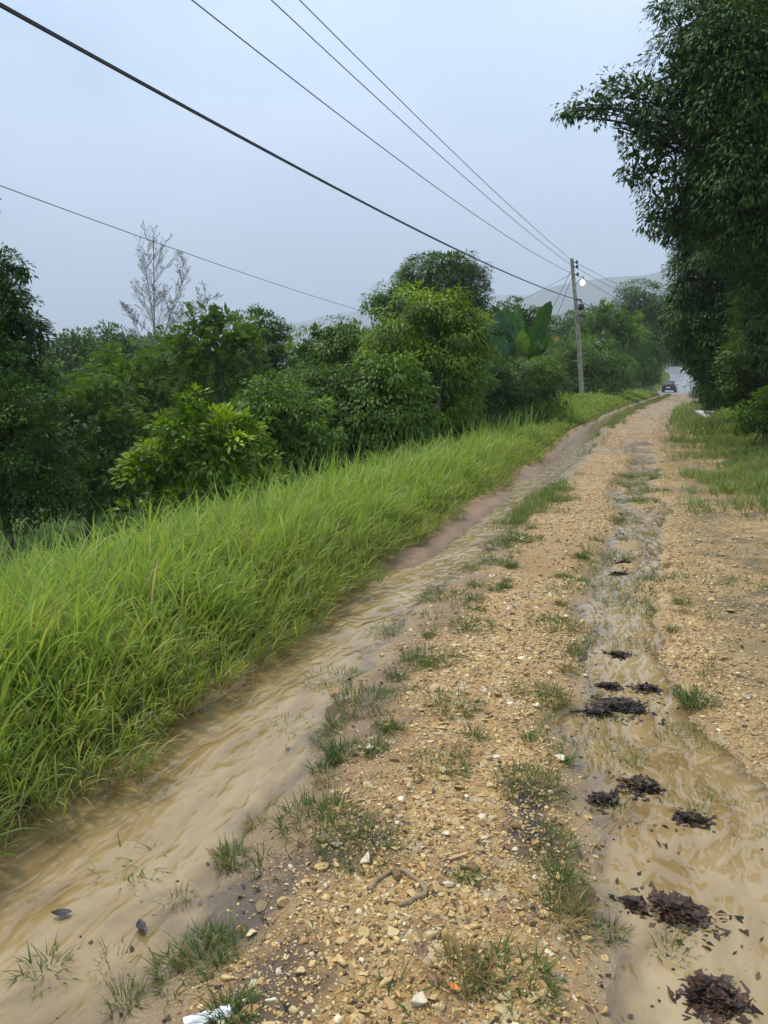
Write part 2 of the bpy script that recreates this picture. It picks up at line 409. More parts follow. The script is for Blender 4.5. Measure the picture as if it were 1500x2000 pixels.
def build_water():
    ys = [.7]
    while ys[-1] < 82: ys.append(ys[-1] + max(.012, .0042 * ys[-1]))
    ys = np.array(ys); qs = np.arange(-.28, 3.35, .016)
    Y, Q = np.meshgrid(ys, qs, indexing='ij'); X = Q + xL(Y)
    G = ground_z(X, Y)
    rip = .0018 * fbm(Q * 9 + 2, Y * 3.6, 3, 130) + .0005 * fbm(Q * 24, Y * 10, 2, 140)
    # standing ripples: sharp little crests lying aslant the flow
    wx = Q + .10 * fbm(Q * 3, Y * 2.2, 3, 150); wy = Y + .12 * fbm(Q * 3.3 + 9, Y * 2.5, 3, 160)
    crest = 1 - 2 * np.abs(vnoise(wx * 12 + wy * 2.6, wy * 5.2 - wx * 4.0, 170)); crest2 = 1 - 2 * np.abs(vnoise(wx * 21 - wy * 3, wy * 10 + wx * 5, 171))
    lively = .35 + .65 * sstep(-.25, .35, fbm(Q * 1.6, Y * 1.1, 2, 172))
    near = 1 - .6 * sstep(6, 14, Y)
    rip = rip + near * lively * (.0008 * fbm(Q * 14 + Y * 3, Y * 7 - Q * 4, 2, 173))
    Z = water_z(Y) + rip
    D = Z - G
    nq = len(qs); i = np.arange(len(ys) - 1)[:, None] * nq; j = np.arange(nq - 1)[None]
    Fq = np.stack([i + j, i + j + 1, i + nq + j + 1, i + nq + j], -1).reshape(-1, 4)
    keep = (D.ravel()[Fq].max(1) > -.004) & (Q.ravel()[Fq].mean(1) < 3.3)
    Fq = Fq[keep]
    used = np.unique(Fq); remap = np.full(Q.size, -1); remap[used] = np.arange(len(used))
    V = np.stack([X, Y, Z], -1).reshape(-1, 3)[used]
    uv = np.stack([Q, Y], -1).reshape(-1, 2)[used]
    o = mk('muddy_water', V, remap[Fq], M['water'], attrs={'depth': D.ravel()[used]}, smooth=True, uv=uv)
    tag(o, kind='structure')

build_ground()
build_water()

# ------------------------------------------------------------------ leaves and crowns
def leaf5(P, D, Nn, L, W, droop=.15):
    """folded, drooping leaf: 5 vertices, 4 triangles"""
    n = len(P); D = norm(D); S = norm(np.cross(D, Nn)); Nn = np.cross(S, D)
    L = np.broadcast_to(L, (n,))[:, None]; W = np.broadcast_to(W, (n,))[:, None]
    b = P; m = P + D * L * .5 - Nn * L * .03
    t = P + D * L * .95 - Nn * L * droop
    l = P + D * L * .42 + S * W * .5 + Nn * L * .03; r = P + D * L * .42 - S * W * .5 + Nn * L * .03
    V = np.stack([b, l, m, r, t], 1).reshape(-1, 3)
    k = np.arange(n)[:, None] * 5
    Fq = np.concatenate([k + np.array([0, 2, 1]), k + np.array([2, 4, 1]), k + np.array([0, 3, 2]), k + np.array([3, 4, 2])])
    return V, Fq, 5

def leaf4(P, D, Nn, L, W):
    n = len(P); D = norm(D); S = norm(np.cross(D, Nn))
    L = np.broadcast_to(L, (n,))[:, None]; W = np.broadcast_to(W, (n,))[:, None]
    b = P; t = P + D * L; l = P + D * L * .45 + S * W * .5; r = P + D * L * .45 - S * W * .5
    V = np.stack([b, r, t, l], 1).reshape(-1, 3)
    return V, np.arange(n)[:, None] * 4 + np.array([[0, 1, 2, 3]]), 4

def rnd_dir(n, r):
    return norm(r.normal(size=(n, 3)))

def surf_points(B, n, r, lo=.72, hi=1.08, core=.62):
    """points close to the skin of a union of ellipsoids, with their outward direction"""
    B = np.asarray(B); area = B[:, 3] * B[:, 5] * B[:, 6]; p = area / area.sum()
    out, on, ob = [], [], []
    got = 0
    for _ in range(8):
        k = r.choice(len(B), n, p=p); d = rnd_dir(n, r)
        d[:, 2] += .12; d = norm(d)
        lump = 1 + .20 * vnoise(d[:, 0] * 2.6 + k * 7.7, d[:, 2] * 2.6 + d[:, 1] * 2.1, 5) + .16 * vnoise(d[:, 0] * 6.1 + k * 3.3, d[:, 2] * 6.1 + d[:, 1] * 4.1, 6)
        rad = (lo + (hi - lo) * r.random(n) ** .6) * lump
        P = B[k, :3] + B[k, 3:6] * d * rad[:, None]
        e = ((P[:, None] - B[None, :, :3]) / B[None, :, 3:6]) ** 2
        s = np.sqrt(e.sum(2)); s[np.arange(n), k] = 9
        ok = s.min(1) > core
        out.append(P[ok]); on.append(d[ok]); ob.append(k[ok]); got += ok.sum()
        if got >= n: break
    return np.concatenate(out)[:n], np.concatenate(on)[:n], np.concatenate(ob)[:n]

G3 = lambda a, b, c: np.array([a, b, c], float)
PAL = {   # old leaf, fresh leaf, new growth
    'dark': (G3(0.026, 0.057, 0.007), G3(0.063, 0.126, 0.014), G3(0.107, 0.172, 0.016)),
    'deep': (G3(0.035, 0.070, 0.007), G3(0.081, 0.146, 0.012), G3(0.143, 0.214, 0.017)),
    'mid':  (G3(0.050, 0.094, 0.008), G3(0.107, 0.191, 0.013), G3(0.196, 0.290, 0.017)),
    'lime': (G3(0.062, 0.113, 0.006), G3(0.159, 0.254, 0.010), G3(0.334, 0.396, 0.013)),
    'feather': (G3(0.053, 0.101, 0.010), G3(0.111, 0.180, 0.017), G3(0.161, 0.230, 0.022)),
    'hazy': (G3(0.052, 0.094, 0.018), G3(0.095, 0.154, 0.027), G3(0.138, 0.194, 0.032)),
    'olive': (G3(0.079, 0.103, 0.013), G3(0.158, 0.191, 0.020), G3(0.252, 0.250, 0.032)),
}

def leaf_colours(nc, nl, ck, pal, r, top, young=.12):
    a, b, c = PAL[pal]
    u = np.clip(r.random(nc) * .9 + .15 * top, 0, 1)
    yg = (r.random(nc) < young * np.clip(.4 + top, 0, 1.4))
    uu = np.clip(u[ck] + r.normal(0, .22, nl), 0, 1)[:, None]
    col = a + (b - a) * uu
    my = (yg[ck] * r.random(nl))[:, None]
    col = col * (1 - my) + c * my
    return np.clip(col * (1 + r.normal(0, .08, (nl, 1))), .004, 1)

def crown_mesh(B, r, style='droop', L=.14, W=.05, cr=.25, lpc=16, cov=3.2, pal='mid', young=.12, inner=True, lo=.72, hi=1.08):
    B = np.asarray(B, float)
    S = (2 * pi * B[:, 3] * B[:, 5] * B[:, 6]).sum() * .75
    parts = []
    if style == 'feather':
        FL = L; npair = 11; ll = FL * .24; lw = ll * .30
        nf = int(cov * S / (npair * 2 * ll * lw * .5)); nc = max(3, int(nf / lpc)); 
        Pc, Dc, _ = surf_points(B, nc, r, lo, hi); nc = len(Pc)
        ck = np.repeat(np.arange(nc), lpc); n = len(ck)
        d = norm(Dc[ck] * .7 + rnd_dir(n, r) * .8 + np.array([0, 0, .15]))
        P0 = Pc[ck] + r.normal(size=(n, 3)) * cr * .55
        fl = FL * (.7 + .6 * r.random(n))
        side = norm(np.cross(d, np.array([0, 0, 1.]) + rnd_dir(n, r) * .3))
        up = np.cross(side, d)
        t = (np.arange(npair) + .6) / npair
        Pt = P0[:, None] + d[:, None] * (fl[:, None] * t)[..., None] - np.array([0, 0, 1.]) * (fl[:, None] * t ** 2 * .45)[..., None]
        tl = np.sin(np.clip(t * .9 + .12, 0, 1) * pi) * .75 + .25
        PP = np.repeat(Pt[:, :, None], 2, 2)
        sg = np.array([1, -1.])[None, None, :, None]
        DD = side[:, None, None] * sg + d[:, None, None] * .45 - np.array([0, 0, 1.]) * .25
        DD = np.broadcast_to(DD, PP.shape)
        LL = (ll * (fl / FL)[:, None, None] * tl[None, :, None]) * np.ones((1, 1, 2))
        NN = np.broadcast_to(up[:, None, None], PP.shape)
        V, Fq, k = leaf4(PP.reshape(-1, 3), DD.reshape(-1, 3), NN.reshape(-1, 3), LL.ravel(), LL.ravel() * .34)
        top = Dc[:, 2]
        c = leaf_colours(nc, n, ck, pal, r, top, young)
        c = np.repeat(c, npair * 2 * k, 0)
        parts.append((V, Fq, c))
    else:
        n0 = int(cov * S / (.5 * L * W)); nc = max(3, n0 // lpc)
        Pc, Dc, _ = surf_points(B, nc, r, lo, hi); nc = len(Pc)
        ck = np.repeat(np.arange(nc), lpc); n = len(ck)
        csz = (cr * (.6 + .8 * r.random(nc)))[ck]
        o = norm(norm(r.normal(size=(n, 3))) + Dc[ck] * .55 + np.array([0, 0, .35]))
        P = Pc[ck] + o * np.array([1, 1, .6]) * (csz * (.25 + .75 * r.random(n) ** .5))[:, None]
        if style == 'droop':
            d = Dc[ck] * .45 + o * .55 + np.array([0, 0, -.62])
        elif style == 'spray':
            d = Dc[ck] * .7 + o * .8 + np.array([0, 0, .05])
        else:
            d = Dc[ck] * .5 + o * .7 + np.array([0, 0, -.25])
        d = norm(d + r.normal(size=(n, 3)) * .18)
        nn = norm(Dc[ck] * .6 + np.array([0, 0, .8]) + rnd_dir(n, r) * .55)
        ls = L * (.6 + .7 * r.random(n))
        if style == 'far': V, Fq, k = leaf4(P, d, nn, ls * 1.1, W * (.7 + .6 * r.random(n)))
        else: V, Fq, k = leaf5(P, d, nn, ls, W * (.7 + .6 * r.random(n)), .12 + .12 * r.random((n, 1)))
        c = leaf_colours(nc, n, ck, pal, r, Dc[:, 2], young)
        tip = (np.clip(o[:, 2:3] - .35, 0, 1) * r.random((n, 1)) * min(1., young * 3.2)) * (r.random(n)[:, None] < .8)   # upward-facing leaves of each clump shift toward the new-growth colour
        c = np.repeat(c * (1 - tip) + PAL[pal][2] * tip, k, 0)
        parts.append((V, Fq, c))
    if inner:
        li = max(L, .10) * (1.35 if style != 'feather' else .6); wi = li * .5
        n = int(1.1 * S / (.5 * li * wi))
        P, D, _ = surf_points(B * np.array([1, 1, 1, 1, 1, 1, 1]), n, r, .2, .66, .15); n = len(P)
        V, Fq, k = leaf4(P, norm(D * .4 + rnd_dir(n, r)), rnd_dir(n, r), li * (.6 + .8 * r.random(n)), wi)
        a, b, _c = PAL[pal]; u = r.random((n, 1)) * .5  # inner leaves coloured darker, painting shade into the gaps between clumps
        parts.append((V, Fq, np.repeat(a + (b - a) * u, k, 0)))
    return parts

def join(parts):
    Vs, Fs, Cs, off = [], {}, [], 0
    for V, Fq, c in parts:
        Vs.append(V); Fs.setdefault(Fq.shape[1], []).append(Fq + off); Cs.append(c); off += len(V)
    return np.concatenate(Vs), [np.concatenate(f) for f in Fs.values()], np.concatenate(Cs)

TREE_SEED = [100]
def blobs_px(lst, Y, depth=.9):
    B = []
    for b in lst:
        px, py, rx, ry = b[:4]; dy = b[4] if len(b) > 4 else 0
        wt = b[5] if len(b) > 5 else 1.
        c = world(px, py, Y + dy); s = (Y + dy) / F
        B.append([*c, rx * s, (rx + ry) * .5 * s * depth, ry * s, wt])
    return np.array(B)

def plant(name, label, cat, base_px, Y, blobs, leaf, trunk=.12, group=None, twigs=5, mat='leaf', bark='bark', stems=1, depth=.9):
    TREE_SEED[0] += 1
    r = np.random.default_rng(TREE_SEED[0])
    B = blobs_px(blobs, Y, depth)
    bx = world(base_px, 750, Y)[0]; bz = float(ground_z(bx, Y, False)) - .05
    base = np.array([bx, Y, bz])
    e = empty(name, base); tag(e, label, cat, group)
    V, Fs, c = join(crown_mesh(B, r, **leaf))
    V[:, 2] = np.maximum(V[:, 2], bz + .03)
    mk('crown', V - base, Fs, M[mat], e, col=c)
    mb = MB()
    cz = B[:, 2]; mid = np.array([np.average(B[:, 0], weights=B[:, 3]), np.average(B[:, 1]), np.percentile(cz, 45)])
    forks = []
    for s in range(stems):
        b0 = base + np.array([r.normal() * .12 * (stems > 1), r.normal() * .12 * (stems > 1), 0])
        top = mid + r.normal(size=3) * np.array([.25, .25, .1]) * (1 if stems > 1 else .3) * (mid[2] - bz) * .5
        k = 8; t = np.linspace(0, 1, k)[:, None]
        pts = b0 + (top - b0) * t; pts[:, :2] += (np.sin(t * 5 + s) * .04 * (mid[2] - bz))
        pts[:, 0:2] = pts[:, 0:2] * 1.0
        mb.tube(pts, np.linspace(trunk, trunk * .5, k), 8)
        forks.append(pts)
    for i, bb in enumerate(B):
        st = forks[i % stems]; a = st[r.integers(3, 8)]
        tgt = bb[:3]; k = 6; t = np.linspace(0, 1, k)[:, None]
        m_ = (a + tgt) / 2 + np.array([0, 0, .18]) * np.linalg.norm(tgt - a)
        pts = (1 - t) ** 2 * a + 2 * t * (1 - t) * m_ + t ** 2 * tgt
        rr = min(trunk * .38, .012 + .03 * np.linalg.norm(tgt - a))
        mb.tube(pts, np.linspace(rr, rr * .22, k), 5)
        for _ in range(twigs):
            d = rnd_dir(1, r)[0]; d[2] = abs(d[2]) * .8 - .1
            en = tgt + bb[3:6] * d * (.8 + .25 * r.random())
            s0 = pts[r.integers(3, 6)]
            m2 = (s0 + en) / 2 + r.normal(size=3) * .06 * np.linalg.norm(en - s0)
            p2 = (1 - t) ** 2 * s0 + 2 * t * (1 - t) * m2 + t ** 2 * en
            mb.tube(p2, np.linspace(rr * .32, rr * .1, k), 4, cap=False)
    mb.build('trunk', M[bark], e, off=base, smooth=True)
    return e

def LF(style='droop', L=.14, W=.05, cr=.25, lpc=16, cov=3.2, pal='mid', young=.12, **k):
    return dict(style=style, L=L, W=W, cr=cr, lpc=lpc, cov=cov, pal=pal, young=young, **k)

# --- left side, near to far
plant('broadleaf_tree', 'tall dark broadleaf tree cut off by the edge of the photo, above the shaded lawn', 'tree', -90, 15.5,
      [(-30, 560, 55, 60), (8, 522, 26, 20), (15, 650, 62, 52), (-60, 640, 120, 110), (-10, 715, 100, 62), (-70, 800, 120, 110), (62, 655, 26, 18), (-14, 400, 12, 18, 0, .4), (40, 600, 22, 16)],
      LF('droop', 0.101, 0.043, 0.32, 74, 2.6, 'dark', .08), .16, mat='leaf_dark')
plant('spreading_tree', 'low dark tree with spreading boughs hanging over the shaded lawn', 'tree', -30, 14.2,
      [(10, 870, 110, 60), (60, 950, 105, 45), (-80, 900, 120, 110), (-10, 800, 90, 60), (110, 935, 50, 28), (20, 975, 110, 44)],
      LF('mix', 0.086, 0.039, 0.32, 86, 3.0, 'deep', .05), .1, mat='leaf_dark')
plant('feathery_tree', 'feathery-leaved tree in the middle of the thicket above the shaded lawn', 'tree', 150, 20,
      [(120, 800, 100, 64), (60, 755, 62, 46), (195, 775, 62, 45), (235, 850, 85, 60), (130, 875, 110, 55), (60, 850, 60, 60), (200, 930, 90, 50), (130, 955, 100, 50), (235, 970, 70, 40), (170, 990, 70, 28)],
      LF('feather', .34, .05, .28, 7, 1.5, 'feather', .15), .09, mat='feather')
plant('feathery_tree', 'broad feathery-leaved tree right of the pale leafless tree, its boughs overlapping', 'tree', 310, 25,
      [(300, 745, 95, 62), (225, 725, 55, 36), (350, 705, 70, 52), (380, 780, 90, 75), (280, 820, 90, 70), (330, 880, 110, 60), (280, 930, 110, 50), (400, 900, 90, 60)],
      LF('feather', .40, .05, .32, 7, 1.5, 'feather', .12), .1, mat='feather')
plant('feathery_tree', 'tallest feathery-leaved tree, its arching fronds rising against the sky beside the leafless tree', 'tree', 420, 22.5,
      [(395, 640, 52, 30), (350, 660, 34, 26), (440, 680, 72, 52), (425, 740, 85, 62), (430, 618, 30, 16), (370, 700, 45, 40), (480, 660, 36, 28), (410, 605, 16, 12)],
      LF('feather', .42, .05, .26, 6, 1.15, 'feather', .15), .1, mat='feather', twigs=8)
plant('dark_tree', 'dark tree with upright ragged leading shoots between the feathery trees and the hazy gap', 'tree', 500, 30,
      [(515, 655, 38, 36), (500, 712, 76, 56), (545, 690, 26, 28), (480, 780, 95, 66), (562, 662, 9, 14), (470, 640, 20, 18), (505, 620, 10, 14)],
      LF('spray', 0.126, 0.044, 0.38, 64, 2.6, 'deep', .06), .12, mat='leaf_dark')
plant('hazy_tree', 'distant pale tree peeping over the thicket beside the left dark tree', 'tree', 150, 48,
      [(150, 668, 28, 18), (140, 700, 50, 34), (105, 705, 24, 18)], LF('far', .25, .1, .4, 10, 2.2, 'hazy', .05), .15)
plant('hazy_tree', 'distant flat-topped tree just left of the pale leafless tree', 'tree', 215, 52,
      [(215, 660, 38, 18), (205, 690, 50, 30), (250, 690, 40, 30)], LF('far', .25, .1, .4, 10, 2.0, 'hazy', .05), .15)
plant('hazy_tree', 'distant low tree behind the foot of the pale leafless tree', 'tree', 320, 56,
      [(310, 690, 50, 26), (360, 690, 50, 30), (270, 710, 40, 30)], LF('far', .27, .1, .4, 10, 2.2, 'hazy', .05), .15)
plant('young_bush', 'bright lime-green bush with large glossy leaves at the edge of the tall grass', 'bush', 390, 12,
      [(375, 820, 55, 46), (340, 865, 62, 58), (430, 880, 84, 66), (325, 930, 60, 52), (455, 945, 80, 58), (285, 935, 34, 34), (480, 850, 40, 38), (400, 985, 90, 40), (350, 1010, 90, 40), (450, 1000, 80, 36)],
      LF('mix', .135, .058, .24, 40, 2.3, 'lime', .4), .03, stems=4)
plant('leafy_bush', 'mid-green leafy bush just right of the lime-green bush', 'bush', 540, 14.8,
      [(530, 800, 56, 48), (500, 858, 56, 70), (565, 862, 76, 80), (525, 935, 70, 55), (600, 920, 60, 45), (550, 970, 80, 36)],
      LF('droop', 0.125, 0.047, 0.32, 64, 2.6, 'mid', .15), .04, stems=4)
plant('leafy_bush', 'rounded bush with drooping dark leaves, left of the lower boughs of the brightest tree', 'bush', 660, 17.2,
      [(640, 790, 76, 54), (700, 765, 52, 44), (620, 860, 76, 66), (690, 850, 66, 66), (650, 905, 80, 34), (690, 925, 80, 30)],
      LF('droop', 0.126, 0.044, 0.35, 64, 2.6, 'deep', .1), .05, stems=4)
plant('leafy_bush', 'bush tipped with orange new leaves in front of the brightest tree', 'bush', 755, 16.6,
      [(760, 745, 58, 42), (735, 800, 74, 56), (790, 800, 42, 56), (750, 850, 74, 46), (760, 890, 80, 36)],
      LF('droop', 0.117, 0.043, 0.32, 64, 2.8, 'mid', .12), .05, stems=3)
plant('slender_tree', 'slender light-green young tree with thin leading twigs against the hazy hills', 'tree', 650, 23,
      [(605, 700, 30, 45), (660, 685, 44, 38), (705, 700, 52, 52), (640, 740, 55, 46), (617, 648, 9, 20), (668, 640, 12, 10), (590, 690, 14, 24), (640, 645, 12, 8)],
      LF('droop', 0.126, 0.044, 0.35, 54, 2.1, 'mid', .3), .06)
plant('glossy_tree', 'brightest green rounded tree with tiers of drooping leaves beside the tall grass', 'tree', 850, 20,
      [(830, 640, 74, 52), (770, 685, 54, 44), (880, 655, 54, 50), (900, 715, 42, 56), (840, 715, 76, 62), (780, 745, 62, 52), (865, 795, 66, 56), (922, 650, 22, 34), (800, 830, 64, 46), (895, 850, 36, 32), (850, 600, 50, 26), (850, 870, 70, 30)],
      LF('droop', 0.141, 0.044, 0.39, 81, 2.7, 'lime', .28), .1, stems=3)
plant('tall_tree', 'tallest dark rounded tree rising behind the brightest green tree', 'tree', 860, 44,
      [(860, 555, 74, 46), (902, 575, 50, 50), (818, 560, 44, 34), (932, 605, 24, 34), (870, 625, 76, 36), (880, 525, 40, 22)],
      LF('droop', 0.207, 0.067, 0.61, 64, 2.8, 'deep', .06), .22, mat='leaf_dark')
plant('pale_tree', 'lighter green tree filling the gap left of the tallest dark tree', 'tree', 780, 33,
      [(775, 585, 36, 28), (800, 605, 46, 36), (736, 592, 14, 14), (760, 620, 40, 26)],
      LF('droop', 0.163, 0.059, 0.46, 64, 2.2, 'mid', .12), .12)
plant('twiggy_tree', 'dark twiggy tree showing above the banana plant', 'tree', 1005, 46,
      [(1012, 614, 44, 18), (968, 640, 26, 26), (1040, 640, 36, 26), (1000, 660, 60, 30)],
      LF('spray', 0.192, 0.067, 0.58, 54, 2.0, 'deep', .08), .15, mat='leaf_dark')
plant('dark_shrub', 'dark shadowy shrub below the left leaves of the banana plant', 'bush', 970, 27,
      [(975, 740, 46, 36), (950, 785, 46, 46), (1000, 790, 36, 36), (960, 825, 40, 24)],
      LF('mix', 0.117, 0.047, 0.38, 64, 2.8, 'dark', .06), .05, mat='leaf_dark', stems=4)
plant('round_shrub', 'rounded green shrub at the foot of the banana plant', 'bush', 1040, 28.5,
      [(1050, 738, 42, 32), (1018, 755, 44, 32), (1070, 770, 34, 28), (1030, 785, 40, 20)],
      LF('droop', 0.126, 0.044, 0.38, 64, 2.8, 'mid', .18), .04, stems=4)
plant('pole_bush', 'leafy bush of long arching shoots around the foot of the utility pole', 'bush', 1165, 54,
      [(1160, 695, 42, 34), (1130, 725, 36, 30), (1192, 725, 38, 34), (1113, 695, 22, 26), (1090, 735, 30, 26), (1155, 748, 60, 16)],
      LF('droop', 0.222, 0.059, 0.65, 64, 2.6, 'mid', .22), .07, stems=4)
plant('feathery_tree', 'light feathery tree behind the utility pole, with wires crossing its crown', 'tree', 1190, 61,
      [(1180, 640, 46, 32), (1222, 655, 36, 40), (1212, 700, 36, 46), (1150, 645, 30, 24), (1178, 605, 26, 12)],
      LF('feather', .8, .1, .6, 7, 1.5, 'feather', .15), .14, mat='feather')
plant('roadside_tree', 'full dark-green tree leaning over the bend of the far road, left of the palm', 'tree', 1270, 88,
      [(1250, 590, 46, 30), (1225, 612, 32, 26), (1285, 612, 30, 34), (1260, 640, 46, 36), (1288, 665, 24, 46), (1265, 690, 28, 36)],
      LF('droop', 0.311, 0.118, 1.01, 64, 2.6, 'deep', .08), .3, mat='leaf_dark')
plant('roadside_bush', 'dense bush between the utility pole and the parked car', 'bush', 1240, 73,
      [(1240, 680, 26, 34), (1222, 722, 26, 24), (1258, 725, 24, 24), (1200, 740, 26, 14)],
      LF('mix', 0.259, 0.096, 0.72, 64, 2.6, 'mid', .1), .08, stems=3)
plant('roadside_bush', 'dark low bush growing out of the bank beside the parked car', 'bush', 1268, 98,
      [(1270, 722, 20, 20), (1258, 742, 20, 13), (1282, 735, 10, 12)],
      LF('mix', 0.311, 0.118, 0.87, 64, 2.6, 'deep', .08), .08, mat='leaf_dark', stems=3)
for lab, bp, Yd, bl in (
        ('hazy grey-green tree far behind the utility pole, tallest of its hazy row', 1110, 128, [(1110, 634, 17, 18), (1120, 660, 30, 24)]),
        ('hazy grey-green tree far behind the stay wires of the utility pole', 1085, 132, [(1085, 648, 20, 18), (1090, 670, 26, 22)]),
        ('hazy low tree in the gap right of the utility pole top of the thicket', 1160, 136, [(1160, 622, 30, 16), (1150, 650, 36, 28)])):
    plant('hazy_tree', lab, 'tree', bp, Yd, bl, LF('far', .6, .25, 1.0, 10, 2.6, 'hazy', .03), .3, group='hazy trees beyond the utility pole')
plant('verge_tree', 'misty tree closing the far end of the road behind the palm', 'tree', 1335, 186,
      [(1322, 655, 26, 34), (1300, 685, 24, 26), (1345, 690, 34, 26), (1310, 700, 26, 18)], LF('far', .8, .32, 1.4, 10, 3.0, 'hazy', .03), .4)
plant('verge_bush', 'misty bush on the grassy bank right of the far road', 'bush', 1385, 118,
      [(1372, 690, 26, 26), (1395, 700, 30, 24), (1385, 665, 30, 30), (1376, 714, 12, 8)], LF('mix', 0.370, 0.148, 1.16, 64, 2.8, 'feather', .08), .1, stems=3)

# --- right side
plant('overhanging_tree', 'huge dark tree whose leafy bough reaches out over the road against the sky', 'tree', 1720, 18,
      [(1420, 55, 115, 95), (1335, 130, 64, 54, 0, 0.36), (1245, 182, 54, 32, 0, 0.40), (1172, 205, 40, 20, 0, 0.42), (1112, 218, 26, 12, .3, 0.53), (1300, 230, 84, 62, 0, 0.30), (1400, 220, 108, 105), (1265, 305, 52, 42, 0, 0.42), (1330, 370, 74, 64, 0, 0.39), (1285, 425, 32, 30, 0, 0.47), (1420, 380, 90, 90, 1),
       (1490, 150, 120, 150, 1), (1490, 320, 110, 120, 1), (1300, 22, 30, 18, 0, 0.42), (1350, 440, 54, 30), (1310, 455, 26, 16, 0, 0.53), (1560, 240, 140, 240, 1.5), (1470, 200, 110, 120, -1.2), (1480, 330, 100, 110, -1.4), (1440, 100, 90, 80, -1.2), (1470, 440, 80, 60, -1.0), (1520, 470, 80, 90, 0.88), (1560, 620, 110, 110, 0.88), (1195, 165, 26, 16, 0, 0.37), (1240, 350, 26, 20, 0, 0.42), (1150, 232, 20, 14, 0, 0.32), (1215, 250, 24, 18, 0, 0.32), (1255, 250, 24, 18, 0, 0.37)],
      LF('droop', 0.135, 0.046, 0.26, 18, 2.9, 'dark', .10, lo=.35), .14, mat='leaf_dark', bark='dark_bark', twigs=10)
plant('vine_draped_tree', 'dark tree hung with creepers standing below the overhanging bough', 'tree', 1480, 25,
      [(1420, 515, 84, 84), (1362, 545, 42, 50), (1475, 560, 90, 110), (1350, 605, 38, 42), (1410, 640, 78, 76), (1490, 450, 80, 80), (1345, 510, 20, 26), (1420, 700, 70, 40), (1480, 660, 80, 60), (1400, 440, 60, 60), (1365, 650, 40, 50), (1440, 745, 60, 40), (1480, 750, 60, 50)],
      LF('droop', 0.148, 0.052, 0.41, 64, 3.6, 'dark', .22), .22, mat='leaf_dark')
plant('roadside_shrub', 'wall of green shrub at the edge of the road below the creepers', 'bush', 1385, 33,
      [(1368, 672, 30, 30), (1402, 695, 44, 36), (1350, 635, 30, 34), (1440, 690, 56, 44), (1396, 724, 30, 22), (1408, 752, 40, 28), (1385, 782, 26, 16), (1432, 785, 44, 24), (1440, 760, 50, 34)],
      LF('droop', 0.163, 0.059, 0.43, 64, 2.8, 'deep', .22), .06, stems=5)
plant('roadside_shrub', 'tangled dark shrub filling the shade at the edge of the photo above the verge', 'bush', 1510, 21,
      [(1490, 690, 60, 60), (1530, 640, 80, 100), (1455, 725, 44, 40), (1540, 740, 70, 60), (1490, 760, 50, 40)],
      LF('mix', 0.117, 0.047, 0.35, 64, 2.8, 'deep', .15), .06, mat='leaf_dark', stems=5)
plant('weedy_bush', 'low bright weedy bush in front of the tangled dark shrub', 'bush', 1490, 17.5,
      [(1488, 802, 34, 20), (1525, 790, 34, 26), (1452, 815, 22, 12), (1475, 820, 36, 18), (1500, 828, 34, 20), (1540, 828, 36, 30), (1462, 836, 18, 10)], LF('mix', 0.086, 0.039, 0.26, 54, 2.4, 'mid', .25), .02, stems=4)
plant('weedy_bush', 'low green bush beside the pale broken kerb stones', 'bush', 1410, 40,
      [(1385, 758, 28, 14), (1420, 758, 36, 18), (1384, 768, 14, 8), (1450, 765, 30, 18)], LF('mix', 0.148, 0.067, 0.43, 54, 2.4, 'mid', .2), .03, stems=4)

# far wood behind everything on the left
def far_woods():
    r = np.random.default_rng(5)
    B = []
    for px in np.arange(-150, 1080, 26):
        Yd = r.uniform(85, 150); top = 708 - 10 * r.random() + (20 if 540 < px < 600 else 0)
        if px > 640: top -= 45
        c = world(px + r.normal() * 10, top + 26, Yd); s = Yd / F
        B.append([*c, 30 * s, 30 * s, 26 * s, 1.]); B.append([c[0], c[1], c[2] - 40 * s, 36 * s, 30 * s, 40 * s, 1.])
    V, Fs, c = join(crown_mesh(np.array(B), r, 'far', .9, .4, 1.4, 10, 2.0, 'hazy', .03))
    o = mk('distant_woods', V, Fs, M['feather'], col=c)
    tag(o, 'hazy belt of distant woods closing the valley behind the thicket', 'woods', kind='stuff')
far_woods()

